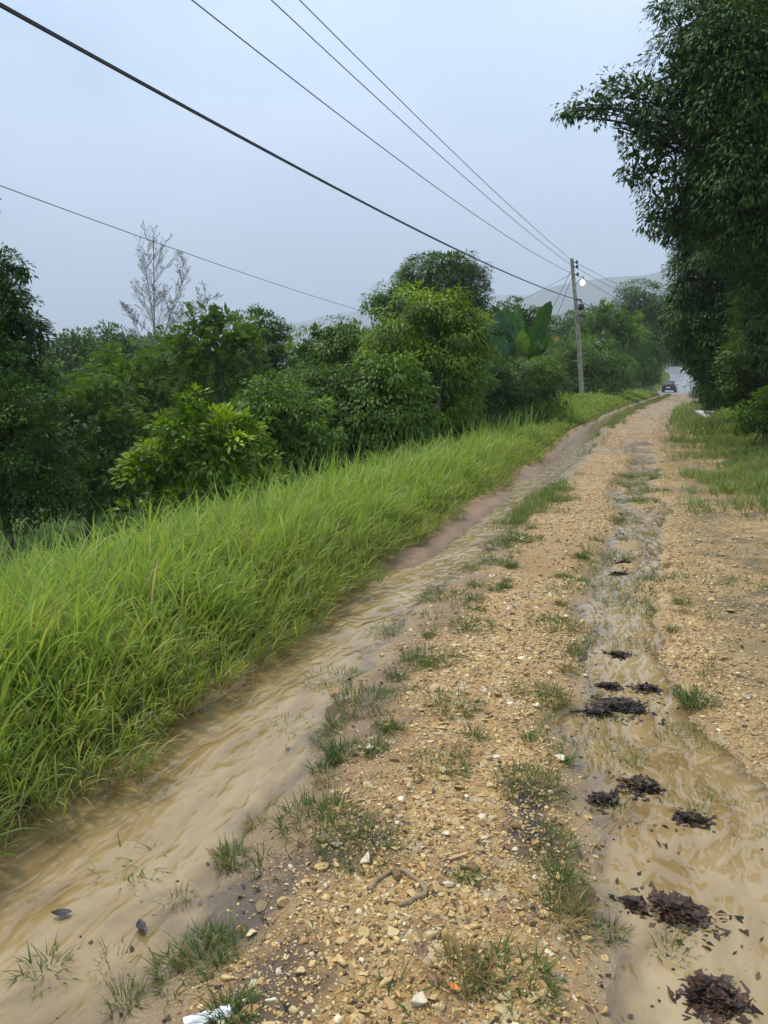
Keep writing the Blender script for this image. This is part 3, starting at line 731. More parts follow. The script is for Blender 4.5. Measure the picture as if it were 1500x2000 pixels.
# ------------------------------------------------------------------ leafless tree
def bare_tree():
    r = np.random.default_rng(31)
    Y = 42; bx = world(305, 750, Y)[0]; bz = float(ground_z(bx, Y, False))
    base = np.array([bx, Y, bz]); e = empty('leafless_tree', base)
    tag(e, 'pale leafless tree with fine upright twigs against the grey sky', 'tree')
    mb = MB(); tips = []
    def limb(p, q_, r0, lev, bow=.05):
        L = np.linalg.norm(q_ - p); k = 7; t = np.linspace(0, 1, k)[:, None]
        m_ = (p + q_) / 2 + r.normal(size=3) * bow * L
        pts = (1 - t) ** 2 * p + 2 * t * (1 - t) * m_ + t ** 2 * q_
        mb.tube(pts, np.linspace(r0 * .7, max(r0 * .2, .005), k), 5 if lev < 1 else 4, cap=False)
        if lev < 3:
            nb = (16, 8, 4)[lev]
            for i in range(nb):
                u = .22 + .76 * (i + r.random()) / nb
                a = pts[int(u * (k - 1))] + (pts[min(int(u * (k - 1)) + 1, k - 1)] - pts[int(u * (k - 1))]) * ((u * (k - 1)) % 1)
                ax = norm(q_ - p); d = norm(norm(rnd_dir(1, r)[0] * np.array([1, .7, .4])) * .75 + ax * .75 + np.array([0, 0, .3]))
                l = L * (.34, .38, .4)[lev] * (1.05 - .55 * u) * (.7 + .6 * r.random())
                limb(a, a + d * l, r0 * (.34, .5, .6)[lev], lev + 1, .08)
        else: tips.append(pts[-1])
        if lev >= 2: tips.append(pts[k // 2]); tips.append(pts[-1])
    foot = world(303, 720, Y)
    mb.tube([base, (base + foot) / 2 + [.05, 0, 0], foot], [.11, .1, .09], 7)
    limb(foot, world(300, 468, Y), .075, 0, .02)
    limb(foot + [.1, 0, 0], world(280, 500, Y + .5), .055, 0, .03)
    limb(foot + [.2, .1, 0], world(372, 520, Y - .5), .06, 0, .05)
    limb(foot + [-.1, .1, 0], world(250, 600, Y), .045, 0, .05)
    limb(foot + [.2, .1, 0], world(408, 580, Y), .045, 0, .06)
    mb.build('trunk', M['pale_bark'], e, off=base)
    tips = np.array(tips); idx = r.choice(len(tips), min(len(tips), 2600), replace=False); P = tips[idx]
    n = len(P); V, Fq, k = leaf4(P, rnd_dir(n, r) + np.array([0, 0, .3]), rnd_dir(n, r), .09 * (.5 + r.random(n)), .035)
    c = np.repeat(np.array([.10, .09, .06]) * (.6 + .7 * r.random((n, 1))), k, 0)
    mk('crown', V - base, Fq, M['feather'], e, col=c)
bare_tree()

# ------------------------------------------------------------------ grasses
def blades(P, az, th0, th1, L, W, nseg=4, twist=None):
    """ribbons: P base, azimuth, start/end angle from vertical, length, width"""
    n = len(P); t = np.linspace(0, 1, nseg + 1)
    th = th0[:, None] + (th1 - th0)[:, None] * t[None] ** 1.3
    ds = (L / nseg)[:, None]
    mth = (th[:, 1:] + th[:, :-1]) / 2
    rr = np.concatenate([np.zeros((n, 1)), np.cumsum(np.sin(mth) * ds, 1)], 1)
    zz = np.concatenate([np.zeros((n, 1)), np.cumsum(np.cos(mth) * ds, 1)], 1)
    ca, sa = np.cos(az)[:, None], np.sin(az)[:, None]
    C_ = np.stack([P[:, 0:1] + rr * ca, P[:, 1:2] + rr * sa, P[:, 2:3] + zz], -1)
    w = np.interp(t, [0, .25, .6, 1], [.55, 1, .8, .06])
    tw = (twist if twist is not None else np.zeros(n))[:, None] * t[None]
    sx = np.cos(tw) * -sa + np.sin(tw) * np.cos(th) * ca
    sy = np.cos(tw) * ca + np.sin(tw) * np.cos(th) * sa
    sz = -np.sin(tw) * np.sin(th)
    S = np.stack([sx, sy, sz], -1) * (W[:, None] * w[None] / 2)[..., None]
    V = np.stack([C_ - S, C_ + S], 2).reshape(-1, 3)
    k = np.arange(n)[:, None] * 2 * (nseg + 1); j = np.arange(nseg)[None] * 2
    a = (k + j)
    Fq = np.stack([a, a + 1, a + 3, a + 2], -1).reshape(-1, 4)
    return V, Fq, 2 * (nseg + 1)

def tall_grass():
    r = np.random.default_rng(77)
    parts = []
    def zone(y0, y1, dens, nl, nseg, wmul, q0=-5.6, q1=.30):
        area = (y1 - y0) * (q1 - q0); n = int(area * dens)
        y = r.uniform(y0, y1, n); q = q0 + (q1 - q0) * r.random(n) ** .85
        x = xL(y) + q
        # keep what the frame (or a step to the side of it) could show
        ok = (x > -.5 * y - 2.2)
        edge = .09 + .24 * fbm(y * 1.3, y * .7 + 3, 4, 200)
        ok &= q < edge
        fall = sstep(-5.6, -4.4, q)
        ok &= r.random(n) < np.where(y < 14, fall, 1)
        clump = .5 + .5 * fbm(x * 2.3, y * 2.3, 3, 210)
        ok &= r.random(n) < .35 + clump
        x, y, q, clump = x[ok], y[ok], q[ok], clump[ok]; n = len(x)
        z = ground_z(x, y, False)
        h = (.22 + .40 * sstep(.1, -1.2, q)) * (.55 + .5 * clump + .7 * r.random(n) ** 3) * (1 - .45 * sstep(14, 26, y))
        h *= 1 - .45 * sstep(-4.2, -5.6, q) * (y < 14)
        pat = fbm(x * .8, y * .8, 3, 220)
        k = np.repeat(np.arange(n), nl); m = len(k)
        lean_az = np.where(r.random(m) < .65 * np.exp(q[k] / .6) + .12, r.normal(-.5, .7, m), r.uniform(0, 2 * pi, m))
        u = r.random(m)
        hb = h[k] * u * .55
        P = np.stack([x[k] + r.normal(0, .012, m), y[k] + r.normal(0, .012, m), z[k] + hb - .02], -1)
        # stems lean, so upper leaves start further out
        sl = r.normal(0, .12, n); sa_ = r.uniform(0, 2 * pi, n)
        P[:, 0] += (np.cos(sa_) * sl)[k] * hb; P[:, 1] += (np.sin(sa_) * sl)[k] * hb
        L = h[k] * (.55 + .45 * r.random(m)) * (1 - .25 * u)
        th0 = .08 + .38 * r.random(m) + .5 * np.exp(np.minimum(q[k], 0) / .3) * r.random(m); th1 = th0 + .35 + 1.25 * r.random(m) ** 1.4
        W = (.0062 + .0095 * r.random(m)) * wmul * (1 - .45 * np.exp(np.minimum(q[k], 0) / .3))
        V, Fq, kk = blades(P, lean_az, th0, th1, L, W, nseg, r.normal(0, .7, m))
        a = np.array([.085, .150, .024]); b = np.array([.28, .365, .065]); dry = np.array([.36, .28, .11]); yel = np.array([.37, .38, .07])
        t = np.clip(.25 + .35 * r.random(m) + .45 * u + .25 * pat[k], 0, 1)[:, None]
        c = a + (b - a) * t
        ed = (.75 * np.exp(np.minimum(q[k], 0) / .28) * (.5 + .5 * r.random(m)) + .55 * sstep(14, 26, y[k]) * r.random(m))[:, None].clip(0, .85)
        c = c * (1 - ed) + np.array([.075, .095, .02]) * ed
        ym = (r.random(m) < .12)[:, None] * .7; c = c * (1 - ym) + yel * ym
        pd = .10 + .30 * np.exp(np.minimum(q[k], 0) / .35) * (u < .5)
        dm = (r.random(m) < pd)[:, None] * (.5 + .5 * r.random((m, 1))); c = c * (1 - dm) + dry * dm
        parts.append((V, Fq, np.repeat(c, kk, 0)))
    zone(.6, 5, 520, 6, 5, 1.0)
    zone(5, 9, 380, 6, 4, 1.2)
    zone(9, 18, 200, 5, 3, 1.7)
    zone(18, 34, 90, 5, 3, 2.8, -6.5)
    zone(34, 78, 34, 5, 2, 5.5, -6)
    # flowering culms rising above the leaves
    n = 1500; y = 2.5 + 24 * r.random(n) ** 1.4; q = -1.0 - 3.6 * r.random(n); x = xL(y) + q; z = ground_z(x, y, False)
    P = np.stack([x, y, z], -1); 
    V, Fq, kk = blades(P, r.uniform(0, 6.28, n), .03 + .1 * r.random(n), .25 + .5 * r.random(n), .6 + .6 * r.random(n), .010 * (1 + y / 11), 5)
    parts.append((V, Fq, np.repeat(np.array([.16, .24, .05]) * (.8 + .4 * r.random((n, 1))), kk, 0)))
    V, Fs, c = join(parts)
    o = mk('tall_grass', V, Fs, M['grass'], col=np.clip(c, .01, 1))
    tag(o, 'lush tall green grass covering the bank beside the flooded wheel track', 'grass', kind='stuff')
tall_grass()

def short_grass():
    r = np.random.default_rng(78); parts = []
    def zone(y0, y1, qa, qb, dens, h0, h1, nl, wm, cols, relr=False, mask=None):
        n = int((y1 - y0) * (qb - qa) * dens)
        y = r.uniform(y0, y1, n); q = r.uniform(qa, qb, n); qq = q + (road_w(y) if relr else 0); x = xL(y) + qq
        cl = fbm(x * 1.5, y * 1.5, 3, 300)
        ok = (r.random(n) < .55 + .8 * cl) & (np.abs(x) < .5 * y + 2.6)
        if mask is not None: ok &= r.random(n) < mask(q, y, cl)
        x, y, q, cl = x[ok], y[ok], q[ok], cl[ok]; n = len(x); z = ground_z(x, y)
        k = np.repeat(np.arange(n), nl); m = len(k)
        P = np.stack([x[k] + r.normal(0, .02, m), y[k] + r.normal(0, .02, m), z[k] - .005], -1)
        L = (h0 + (h1 - h0) * r.random(m)) * (1 + .3 * cl[k])
        th0 = .1 + .6 * r.random(m)
        V, Fq, kk = blades(P, r.uniform(0, 6.28, m), th0, th0 + .3 + .9 * r.random(m), L, (.004 + .004 * r.random(m)) * wm, 3)
        a, b, d = [np.array(v) for v in cols]; t = np.clip(r.random((m, 1)) * .8 + .3 * cl[k][:, None], 0, 1)
        c = a + (b - a) * t; dm = (r.random((m, 1)) < .22) * .8; c = c * (1 - dm) + d * dm
        parts.append((V, Fq, np.repeat(c, kk, 0)))
    olive = ((.055, .095, .02), (.12, .19, .035), (.27, .22, .09))
    green = ((.045, .10, .015), (.10, .2, .028), (.2, .2, .07))
    verge = ((.075, .115, .022), (.17, .235, .042), (.28, .25, .09))
    lawn = ((.04, .08, .012), (.08, .15, .022), (.14, .15, .05))
    zone(1.8, 9, -1.0, 3.2, 330, .03, .09, 4, .9, olive, True, lambda q, y, c: .85 * sstep(-.55, .9, q + 1.1 * c))
    zone(1.5, 9, .62, 1.35, 420, .025, .065, 4, .7, ((.045, .075, .018), (.10, .15, .032), (.22, .17, .07)), False, lambda q, y, c: 1.3 * sstep(.05, .45, c + .25 * fbm(q * 4, y * 3, 2, 333)) * np.exp(-((q - 1.0) / .22) ** 2))
    zone(1.5, 16, 1.75, 2.75, 330, .025, .07, 4, .8, ((.045, .08, .02), (.10, .16, .035), (.2, .16, .06)), False, lambda q, y, c: 1.1 * sstep(-.05, .4, c + .25 * fbm(q * 4, y * 3, 2, 335)))
    zone(9, 22, -1.1, 5.5, 240, .08, .24, 4, 1.8, verge, True, lambda q, y, c: sstep(-.75, .7, q + 1.0 * c))
    zone(22, 50, -.6, 7, 95, .18, .42, 4, 3.6, verge, True, lambda q, y, c: .3 + sstep(-.2, .6, q + .6 * c))
    zone(50, 130, .2, 9, 12, .3, .6, 4, 9.0, green, True)
    zone(6, 22, -19, -4.0, 170, .08, .20, 4, 2.4, lawn)
    zone(22, 60, -14, -5.5, 22, .3, .7, 4, 5, green)
    zone(92, 175, -7, -.5, 12, .3, .6, 4, 9.0, olive)
    V, Fs, c = join(parts)
    o = mk('verge_grass', V, Fs, M['grass'], col=np.clip(c, .01, 1))
    tag(o, 'short patchy olive grass on the verges and the lawn below the bank', 'grass', kind='stuff')
short_grass()

# grass strip growing along the middle of the far track
def strip_grass():
    r = np.random.default_rng(79)
    n = 3000
    y = 9 + 66 * r.random(n) ** 1.5; q = .98 + .10 * np.sin(y * .5) + r.normal(0, .15, n) + .15 * sstep(15, 40, y)
    keep = fbm(y * .55, q * .8, 3, 400) + .35 * fbm(y * 2.3, q * 5, 3, 401) > .02
    y, q = y[keep], q[keep]; n = len(y); x = xL(y) + q; z = ground_z(x, y)
    k = np.repeat(np.arange(n), 5); m = len(k)
    P = np.stack([x[k] + r.normal(0, .03, m), y[k] + r.normal(0, .03, m), z[k]], -1)
    th0 = .2 + .6 * r.random(m); sc = 1 + y[k] / 14
    V, Fq, kk = blades(P, r.uniform(0, 6.28, m), th0, th0 + .9 * r.random(m), .07 * (.6 + .8 * r.random(m)) * np.minimum(sc, 2.6), .0045 * sc, 3)
    c = np.array([.075, .105, .025]) + np.array([.12, .12, .03]) * r.random((m, 1))
    o = mk('track_grass', V, Fq, M['grass'], col=np.repeat(c, kk, 0))
    tag(o, 'thin line of grass growing between the far wheel tracks', 'grass', kind='stuff')
strip_grass()

def ground_px(px, py):
    d = ray(px, py); t0 = 1.6 / max(-d[2], .005)
    t = t0
    for _ in range(12):
        p = np.array([0, 0, CAM_H]) + d * t; g = max(float(ground_z(p[0], p[1])), float(water_z(p[1])) if -.2 < p[0] - float(xL(p[1])) < 3 else -9)
        t = t + (p[2] - g) / max(-d[2], .01) * .8
    p = np.array([0, 0, CAM_H]) + d * t
    return p[0], p[1], float(ground_z(p[0], p[1]))

# countable tufts
def tuft_mesh(kind, seed):
    r = np.random.default_rng(seed)
    n = {'tuft': 120, 'sparse': 55, 'dense': 240, 'dry': 130, 'patch': 420}[kind]
    sp = {'tuft': .03, 'sparse': .05, 'dense': .035, 'dry': .035, 'patch': .095}[kind]
    xy_ = r.normal(0, sp, (n, 2)); rad_ = np.linalg.norm(xy_, axis=1, keepdims=True); xy_ *= np.minimum(1, 1.45 * sp / rad_)
    P = np.concatenate([xy_, np.zeros((n, 1)) - .008], 1)
    az = np.where(r.random(n) < .65, np.arctan2(P[:, 1], P[:, 0]) + r.normal(0, .5, n), r.uniform(0, 6.28, n))
    th0 = .2 + .9 * r.random(n); L = (.03 + .06 * r.random(n) ** 1.3) * (1.25 if kind == 'dense' else 1)
    V, Fq, k = blades(P, az, th0, th0 + .2 + 1.0 * r.random(n), L, .0028 + .0018 * r.random(n), 4, r.normal(0, .5, n))
    a, b = np.array([.04, .07, .016]), np.array([.115, .165, .035])
    if kind == 'dry': a, b = np.array([.10, .10, .03]), np.array([.30, .22, .08])
    if kind == 'dense': a, b = np.array([.03, .065, .014]), np.array([.08, .14, .03])
    c = a + (b - a) * r.random((n, 1)); dm = (r.random((n, 1)) < .15) * .8; c = c * (1 - dm) + np.array([.3, .2, .08]) * dm
    # unseen flat disc below the soil, tying the loose blades into one clump
    th = np.arange(14) * 2 * pi / 14; rr = sp * 1.6 * (1 + .3 * r.random(14))
    rv = np.concatenate([[[0, 0, -.045]], np.stack([np.cos(th) * rr * .6, np.sin(th) * rr * .6, np.full(14, -.045)], -1), np.stack([np.cos(th) * rr, np.sin(th) * rr, np.full(14, -.04)], -1)])
    a1 = np.arange(14); a2 = (a1 + 1) % 14
    rf = np.concatenate([np.stack([a1 * 0, a1 + 1, a2 + 1], -1), np.stack([a1 + 1, a1 + 15, a2 + 15], -1), np.stack([a1 + 1, a2 + 15, a2 + 1], -1)])
    V, Fq, cc = join([(V, Fq, np.repeat(c, k, 0)), (rv, rf, np.tile([[.16, .11, .06]], (29, 1)))])
    o = mk('grass_tuft', V, Fq, M['grass'], col=cc)
    return o
TUFT = {}
for kind in ('tuft', 'sparse', 'dense', 'dry', 'patch'):
    TUFT[kind] = [tuft_mesh(kind, 500 + i * 7 + len(kind)) for i in range(3)]
used_src = set()
def put_tuft(kind, px=None, py=None, label=None, s=1.0, group='grass tufts scattered over the flooded track', xy=None):
    i = int(rng.integers(0, 3)); src = TUFT[kind][i]
    if src.name in used_src: o = src.copy(); COL.objects.link(o)
    else: o = src; used_src.add(src.name)
    if xy is None: x, y, z = ground_px(px, py)
    else: x, y = xy; z = float(ground_z(x, y))
    o.location = (x, y, z); o.rotation_euler = (0, 0, float(rng.uniform(0, 6.28))); o.scale = (s, s, s * float(rng.uniform(.85, 1.15)))
    if float(water_z(y)) > z: o.location.z = max(z, float(water_z(y)) - .018)
    tag(o, label, 'grass tuft', group)
special = [
    ('dense', 668, 1480, 'thick dark-green rounded grass tuft on black soil beside the flooded wheel track', 1.15),
    ('tuft', 90, 1890, 'spiky grass tuft standing at the muddy edge of the stream, lowest in the photo', 1.25),
    ('dry', 225, 1880, 'yellowed grass tuft right of the spiky tuft at the muddy edge', 1.0),
    ('tuft', 655, 1590, 'fine tufted grass with reddish stems among pale stones below the thick dark tuft', 1.1),
    ('patch', 1245, 1185, 'largest grass patch standing in the water of the narrower stream', 1.5),
    ('dense', 985, 1148, 'small dense grass tuft on the gravel ridge, lower of a pair', .95),
    ('dense', 998, 1108, 'small dense grass tuft on the gravel ridge, upper of a pair', .9),
    ('dry', 900, 1900, 'large dry brown-tipped grass tuft on dark soil beside an orange leaf', 1.25),
    ('sparse', 1010, 1925, 'pale green spreading grass tuft right of the dry brown-tipped tuft', 1.4),
    ('patch', 820, 1300, 'broad grass patch where the gravel ridge meets the flooded wheel track', .8),
    ('patch', 655, 1330, 'straggling half-drowned grass patch at the edge of the wider stream', 1.15),
    ('patch', 560, 1420, 'half-drowned grass patch nearest the red scrap in the shallow water', .8),
    ('patch', 770, 1235, 'wide drowned grass patch where the wider stream bends', 1.1),
    ('dense', 1362, 1375, 'bright green leafy weed clump at the far bank of the narrower stream', 1.3),
    ('tuft', 1245, 1490, 'lone green grass tuft in mid-stream below the largest dark leaf heap', 1.0),
    ('sparse', 255, 1690, 'drowned green grass wisp in the shallows beside the brown mud', 1.5),
    ('dry', 1090, 1790, 'dry tuft among dark litter at the ridge edge of the narrower stream', 1.2),
    ('patch', 1095, 975, 'long grass patch on the shoulder of the gravel ridge', 1.7),
    ('patch', 870, 1165, 'flattened grass patch at the water line below the pair of dense tufts', 1.2),
    ('tuft', 250, 1960, 'grass tuft with dark blades low on the gravel beside the brown litter', .9),
    ('dense', 455, 1985, 'grass tuft growing against the half-buried white scrap', .9),
]
for kd, px, py, lb, s in special: put_tuft(kd, px, py, lb, s)
cnt = 0
while cnt < 175:
    u = rng.random()
    if u < .4:   q, y = rng.normal(1.0, .17), 1.7 + 12 * rng.random() ** 1.5
    elif u < .85: q, y = rng.normal(2.25, .24), 2.0 + 12 * rng.random() ** 1.4
    else: q, y = rng.normal(1.78, .14), 1.6 + 7 * rng.random() ** 1.3
    if q < .6: continue
    put_tuft(str(rng.choice(['tuft', 'sparse', 'patch', 'dry'], p=[.3, .25, .3, .15])), label='small wispy grass tuft, one of many scattered over the wet track', s=float(rng.uniform(.6, 1.05)) * (1 + y / 22), xy=(float(xL(y)) + q, y))
    cnt += 1

for lst in TUFT.values():
    for o in lst:
        if o.name not in used_src: bpy.data.objects.remove(o)

# tall reed-like clumps by the road
def reed(px, Y, base_py, h, n, label, seed):
    r = np.random.default_rng(seed)
    bx = world(px, 750, Y)[0]; bz = float(ground_z(bx, Y, False))
    P = np.concatenate([r.normal(0, .28, (n, 1)), r.normal(0, .25, (n, 1)), np.zeros((n, 1))], 1)
    V, Fq, k = blades(P, r.uniform(0, 6.28, n), .04 + .25 * r.random(n), .3 + .9 * r.random(n), h * (.6 + .5 * r.random(n)), .03 + .02 * r.random(n), 5, r.normal(0, .5, n))
    c = np.array([.10, .17, .025]) + np.array([.12, .13, .02]) * r.random((n, 1))
    o = mk('reed_clump', V, Fq, M['grass'], col=np.repeat(c, k, 0)); o.location = (bx, Y, bz)
    tag(o, label, 'reed clump', 'tall yellow-green reed clumps below the banana plant')
reed(1020, 27, 820, 1.25, 110, 'tall yellow-green reed clump farthest from the road edge', 1)
reed(1060, 28, 820, 1.35, 140, 'thickest yellow-green reed clump in the middle of its row', 2)
reed(1100, 29.5, 820, 1.25, 120, 'tall yellow-green reed clump nearest the utility pole', 3)

# ------------------------------------------------------------------ banana plant
def banana():
    r = np.random.default_rng(41); Y = 32.
    bx = world(1022, 750, Y)[0]; bz = float(ground_z(bx, Y, False)); base = np.array([bx, Y, bz])
    e = empty('banana_plant', base); tag(e, 'banana plant with huge paddle leaves, some torn, rising above the shrubs', 'banana plant')
    m_leaf = leaf_mat('banana_leaf', .5, .3, .18)
    crown = world(1022, 715, Y)
    mb = MB(); mb.tube([base, base * .5 + crown * .5, crown, crown + [0, 0, .25]], [.16, .14, .11, .07], 10)
    mb.build('stem', solid('banana_stem', (.16, .17, .07), .6, var=.4, scale=8), e, off=base, smooth=True)
    def leaf(p0, p1, p2, wid, col, tear, label=None, tilt=(0, -1, .2)):
        k = 26; t = np.linspace(0, 1, k)[:, None]
        mid = (1 - t) ** 2 * p0 + 2 * t * (1 - t) * p1 + t ** 2 * p2
        T = norm(np.gradient(mid, axis=0)); up = np.asarray(tilt, float)
        S = norm(np.cross(T, up)); Nn = np.cross(S, T)
        wt = np.interp(t[:, 0], [0, .12, .2, .35, .75, .92, 1], [.02, .04, .55, 1, .9, .5, .05]) * wid / 2
        b = MB()
        for sgn in (1, -1):
            tears = r.random(k) < tear; dro = r.normal(0, .05, k)
            acc = 0
            for i in range(k - 1):
                if tears[i]: acc = r.normal(-.08, .38)
                sh = (T[i] * .15)
                o0 = mid[i] + (S[i] * sgn + sh) * wt[i] + Nn[i] * wt[i] * (.22 + acc); o1 = mid[i + 1] + (S[i + 1] * sgn + sh) * wt[i + 1] * (.97 - .4 * tears[i]) + Nn[i + 1] * wt[i + 1] * (.22 + acc)
                h0 = (mid[i] + o0) / 2 - Nn[i] * wt[i] * .02; h1 = (mid[i + 1] + o1) / 2
                cc = np.asarray(col) * (.85 + .3 * r.random())
                b.add([mid[i], mid[i + 1], h1, h0, o1, o0], [[0, 1, 2, 3], [3, 2, 4, 5]], cc)
        b.tube(mid - Nn * .015, np.linspace(.028, .006, k), 5, (.22, .27, .10))
        o = b.build('leaf', m_leaf, e, off=base, col=True)
        if label: o['label'] = label
    w = lambda px, py, dy=0: world(px, py, Y + dy)
    gr = (.055, .12, .02); dk = (.036, .085, .016); li = (.13, .22, .03); br = (.17, .11, .06)
    leaf(crown, w(1000, 640, .1), w(985, 600, .3), .62, gr, .14)
    leaf(crown, w(1045, 650, -.1), w(1076, 588, -.3), .70, dk, .14, 'tallest leaf with a ragged tip')
    leaf(crown, w(988, 585, -.3), w(936, 655, -.6), .80, (.06, .12, .06), .45, 'arching leaf torn into strips')
    leaf(crown, w(985, 670, -.5), w(942, 660, -.8), .6, (.05, .11, .05), .35)
    leaf(crown, w(1022, 680, -.6), w(1018, 645, -.7), .62, li, .02, 'pale young upright leaf')
    leaf(crown, w(1050, 690, -.5), w(1068, 650, -.6), .6, dk, .2)
    leaf(crown, w(985, 690, -.5), w(955, 712, -.7), .6, dk, .3)
    leaf(crown, w(1005, 650, -.2), w(962, 596, -.2), .5, dk, .25)
    leaf(crown, w(1040, 665, -.7), w(1085, 668, -1.0), .48, gr, .35)
    leaf(crown, w(1012, 640, .4), w(1012, 592, .8), .45, gr, .2)
    leaf(crown, w(1010, 670, -.8), w(1022, 720, -1.0), .35, br, .5, 'withered brown hanging leaf')
    leaf(crown, w(990, 680, -.6), w(975, 722, -.8), .35, (.14, .09, .05), .5, 'withered brown hanging leaf')
    leaf(crown + [.5, .3, 0], w(1068, 652, .3), w(1096, 662, .2), .32, (.22, .15, .03), .4, 'yellowing leaf')
banana()

# ------------------------------------------------------------------ palm
def palm():
    r = np.random.default_rng(43); Y = 192.
    top = world(1322, 640, Y); bx = world(1316, 750, Y)[0]; bz = float(ground_z(bx, Y, False)); base = np.array([bx, Y, bz])
    e = empty('palm_tree', base); tag(e, 'misty palm with drooping fronds standing beyond the bend of the far road', 'palm')
    mb = MB(); t = np.linspace(0, 1, 8)[:, None]; pts = base + (top - base) * t + np.array([.8, 0, 0]) * np.sin(t * pi)
    mb.tube(pts, np.linspace(.28, .18, 8), 8); mb.build('trunk', M['pale_bark'], e, off=base, smooth=True)
    b = MB()
    for i in range(22):
        az = i * 2.4; el = r.uniform(-.3, 1.1); L = r.uniform(4.0, 5.2)
        d = np.array([cos(az) * cos(el), sin(az) * cos(el), sin(el)]); tt = np.linspace(0, 1, 12)[:, None]
        mid = top + d * L * tt - np.array([0, 0, 1]) * L * .65 * tt ** 2
        b.tube(mid, np.linspace(.05, .015, 12), 4, (.1, .12, .05))
        T = norm(np.gradient(mid, axis=0)); S = norm(np.cross(T, [0, 0, 1.]))
        for s in (1, -1):
            for j in range(1, 12):
                for f in (0, .5):
                    p = mid[j] * (1 - f) + mid[j - 1] * f; l = .9 * sin(pi * min(.95, (j + .5) / 12.5)) + .15
                    q = p + (S[j] * s * .8 + T[j] * .5 + np.array([0, 0, -.45])) * l
                    wv = T[j] * .06
                    b.add([p - wv, p + wv, q], [[0, 1, 2]], np.array([.05, .085, .04]) * r.uniform(.8, 1.3))
    b.build('crown', M['feather'], e, off=base, col=True)
palm()

# ------------------------------------------------------------------ utility pole
PY = 48.
def pole():
    top = world(1118, 505, PY); bx = world(1139, 750, PY)[0]; bz = float(ground_z(bx, PY, False)) - .3
    base = np.array([bx, PY, bz]); e = empty('utility_pole', base)
    tag(e, 'leaning weathered wooden utility pole with a lit lamp on its arm', 'utility pole')
    wood = solid('weathered_wood', (.26, .23, .17), .8, var=.55, scale=5, bump=.6)
    blk = solid('black_fitting', (.02, .02, .022), .45, var=.2)
    met = solid('galvanised_arm', (.22, .23, .24), .4, .6, var=.2)
    mb = MB(); k = 10; t = np.linspace(0, 1, k)[:, None]
    pts = base + (top - base) * t; pts[:, 0] += .05 * np.sin(t[:, 0] * 4)
    mb.tube(pts, np.linspace(.145, .11, k), 12); mb.build('shaft', wood, e, off=base, smooth=True)
    w = lambda px, py, dy=-.1: world(px, py, PY + dy)
    s = PY / F
    for py in (512, 521, 536):
        a = w(1119.5 + (py - 505) * .075, py); b = MB()
        b.tube([a, a + [.17, -.02, 0]], .025, 6); p = a + [.2, -.02, 0]
        zz = np.array([-.11, -.09, -.03, -.02, .02, .03, .09, .11]); rr = [.03, .06, .075, .05, .05, .075, .06, .03]
        b.tube(p + np.stack([zz * 0, zz * 0, zz], -1), rr, 10)
        b.build('insulator', blk, e, off=base, smooth=True)
    b = MB(); pa = [w(1125, 557), w(1127.5, 551), w(1131, 546.5), w(1135, 545), w(1138, 545)]
    b.tube(pa, .03, 7); arm = b.build('lamp_arm', met, e, off=base, smooth=True)
    lp = w(1138, 547.5)
    b = MB(); zz = np.array([.28, .26, .12, .05, .0]); b.tube(lp + np.stack([zz * 0, zz * 0, zz], -1), [.03, .07, .075, .15, .19], 12)
    b.build('lamp_hood', met, e, off=base, smooth=True)
    m, nt, out = new_mat('lit_lamp'); em = N(nt, 'ShaderNodeEmission', Strength=2.6); em.inputs[0].default_value = (1, .93, .78, 1); nt.links.new(em.outputs[0], out.inputs[0])
    b = MB(); zz = np.linspace(-.30, .0, 9); rr = .135 * np.sqrt(np.clip(1 - ((zz + .14) / .165) ** 2, .02, 1))
    b.tube(lp + np.stack([zz * 0, zz * 0, zz], -1), rr, 14); b.build('lamp', m, e, off=base, smooth=True)
    b = MB(); b.box(w(1135.5, 599.5), (.30, .22, .34), .3, .04); b.tube([w(1135, 588), w(1135, 594)], .03, 6); b.tube([w(1134, 586.5), w(1134, 589)], .07, 8); b.build('junction_box', blk, e, off=base)
    b = MB(); c0 = w(1134.5, 623); th = np.linspace(0, 2 * pi, 40)
    for j in range(4):
        R = .22 + .012 * j; b.tube(c0 + np.stack([np.cos(th) * R, np.sin(th * 3) * .02 - .02 * j, np.sin(th) * R * 1.05], -1), .014, 5, cap=False)
    b.tube([w(1134, 605), w(1133.5, 616)], .012, 5); b.build('cable_coil', blk, e, off=base)
    b = MB(); c1 = w(1128, 585)
    b.box(c1 + [.05, -.05, 0], (.36, .1, .06), 0, .01); b.build('cable_clamp', blk, e, off=base)
pole()

CABLE = solid('black_cable', (.018, .018, .02), .5, var=.1)
def wire(name, label, pts3, rad, group='overhead wires of the utility pole', n=5):
    b = MB()
    for P in pts3: b.tube(P, rad, n)
    o = b.build(name, CABLE, None, smooth=True); tag(o, label, 'wire', group)

def span(pix, pole_px, rad, off=0.):
    """parabola in the vertical plane of the power line fitted to points seen along the wire"""
    A = world(*pole_px, PY); d = np.array([-26.4, -60.]); d /= np.linalg.norm(d); L = np.hypot(26.4, 60)
    nrm = np.array([d[1], -d[0]])
    S, Z = [0.], [A[2]]
    for px, py in pix:
        r_ = ray(px, py); t = ((A[:2]) @ nrm) / (r_[:2] @ nrm); p = np.array([0, 0, CAM_H]) + r_ * t
        S.append((p[:2] - A[:2]) @ d); Z.append(p[2])
    wts = np.ones(len(S)); wts[0] = 5
    co = np.polyfit(S, Z, 2, w=wts)
    s = np.linspace(0, L, 60)
    return np.stack([A[0] + d[0] * s, A[1] + d[1] * s + off, np.polyval(co, s)], -1)

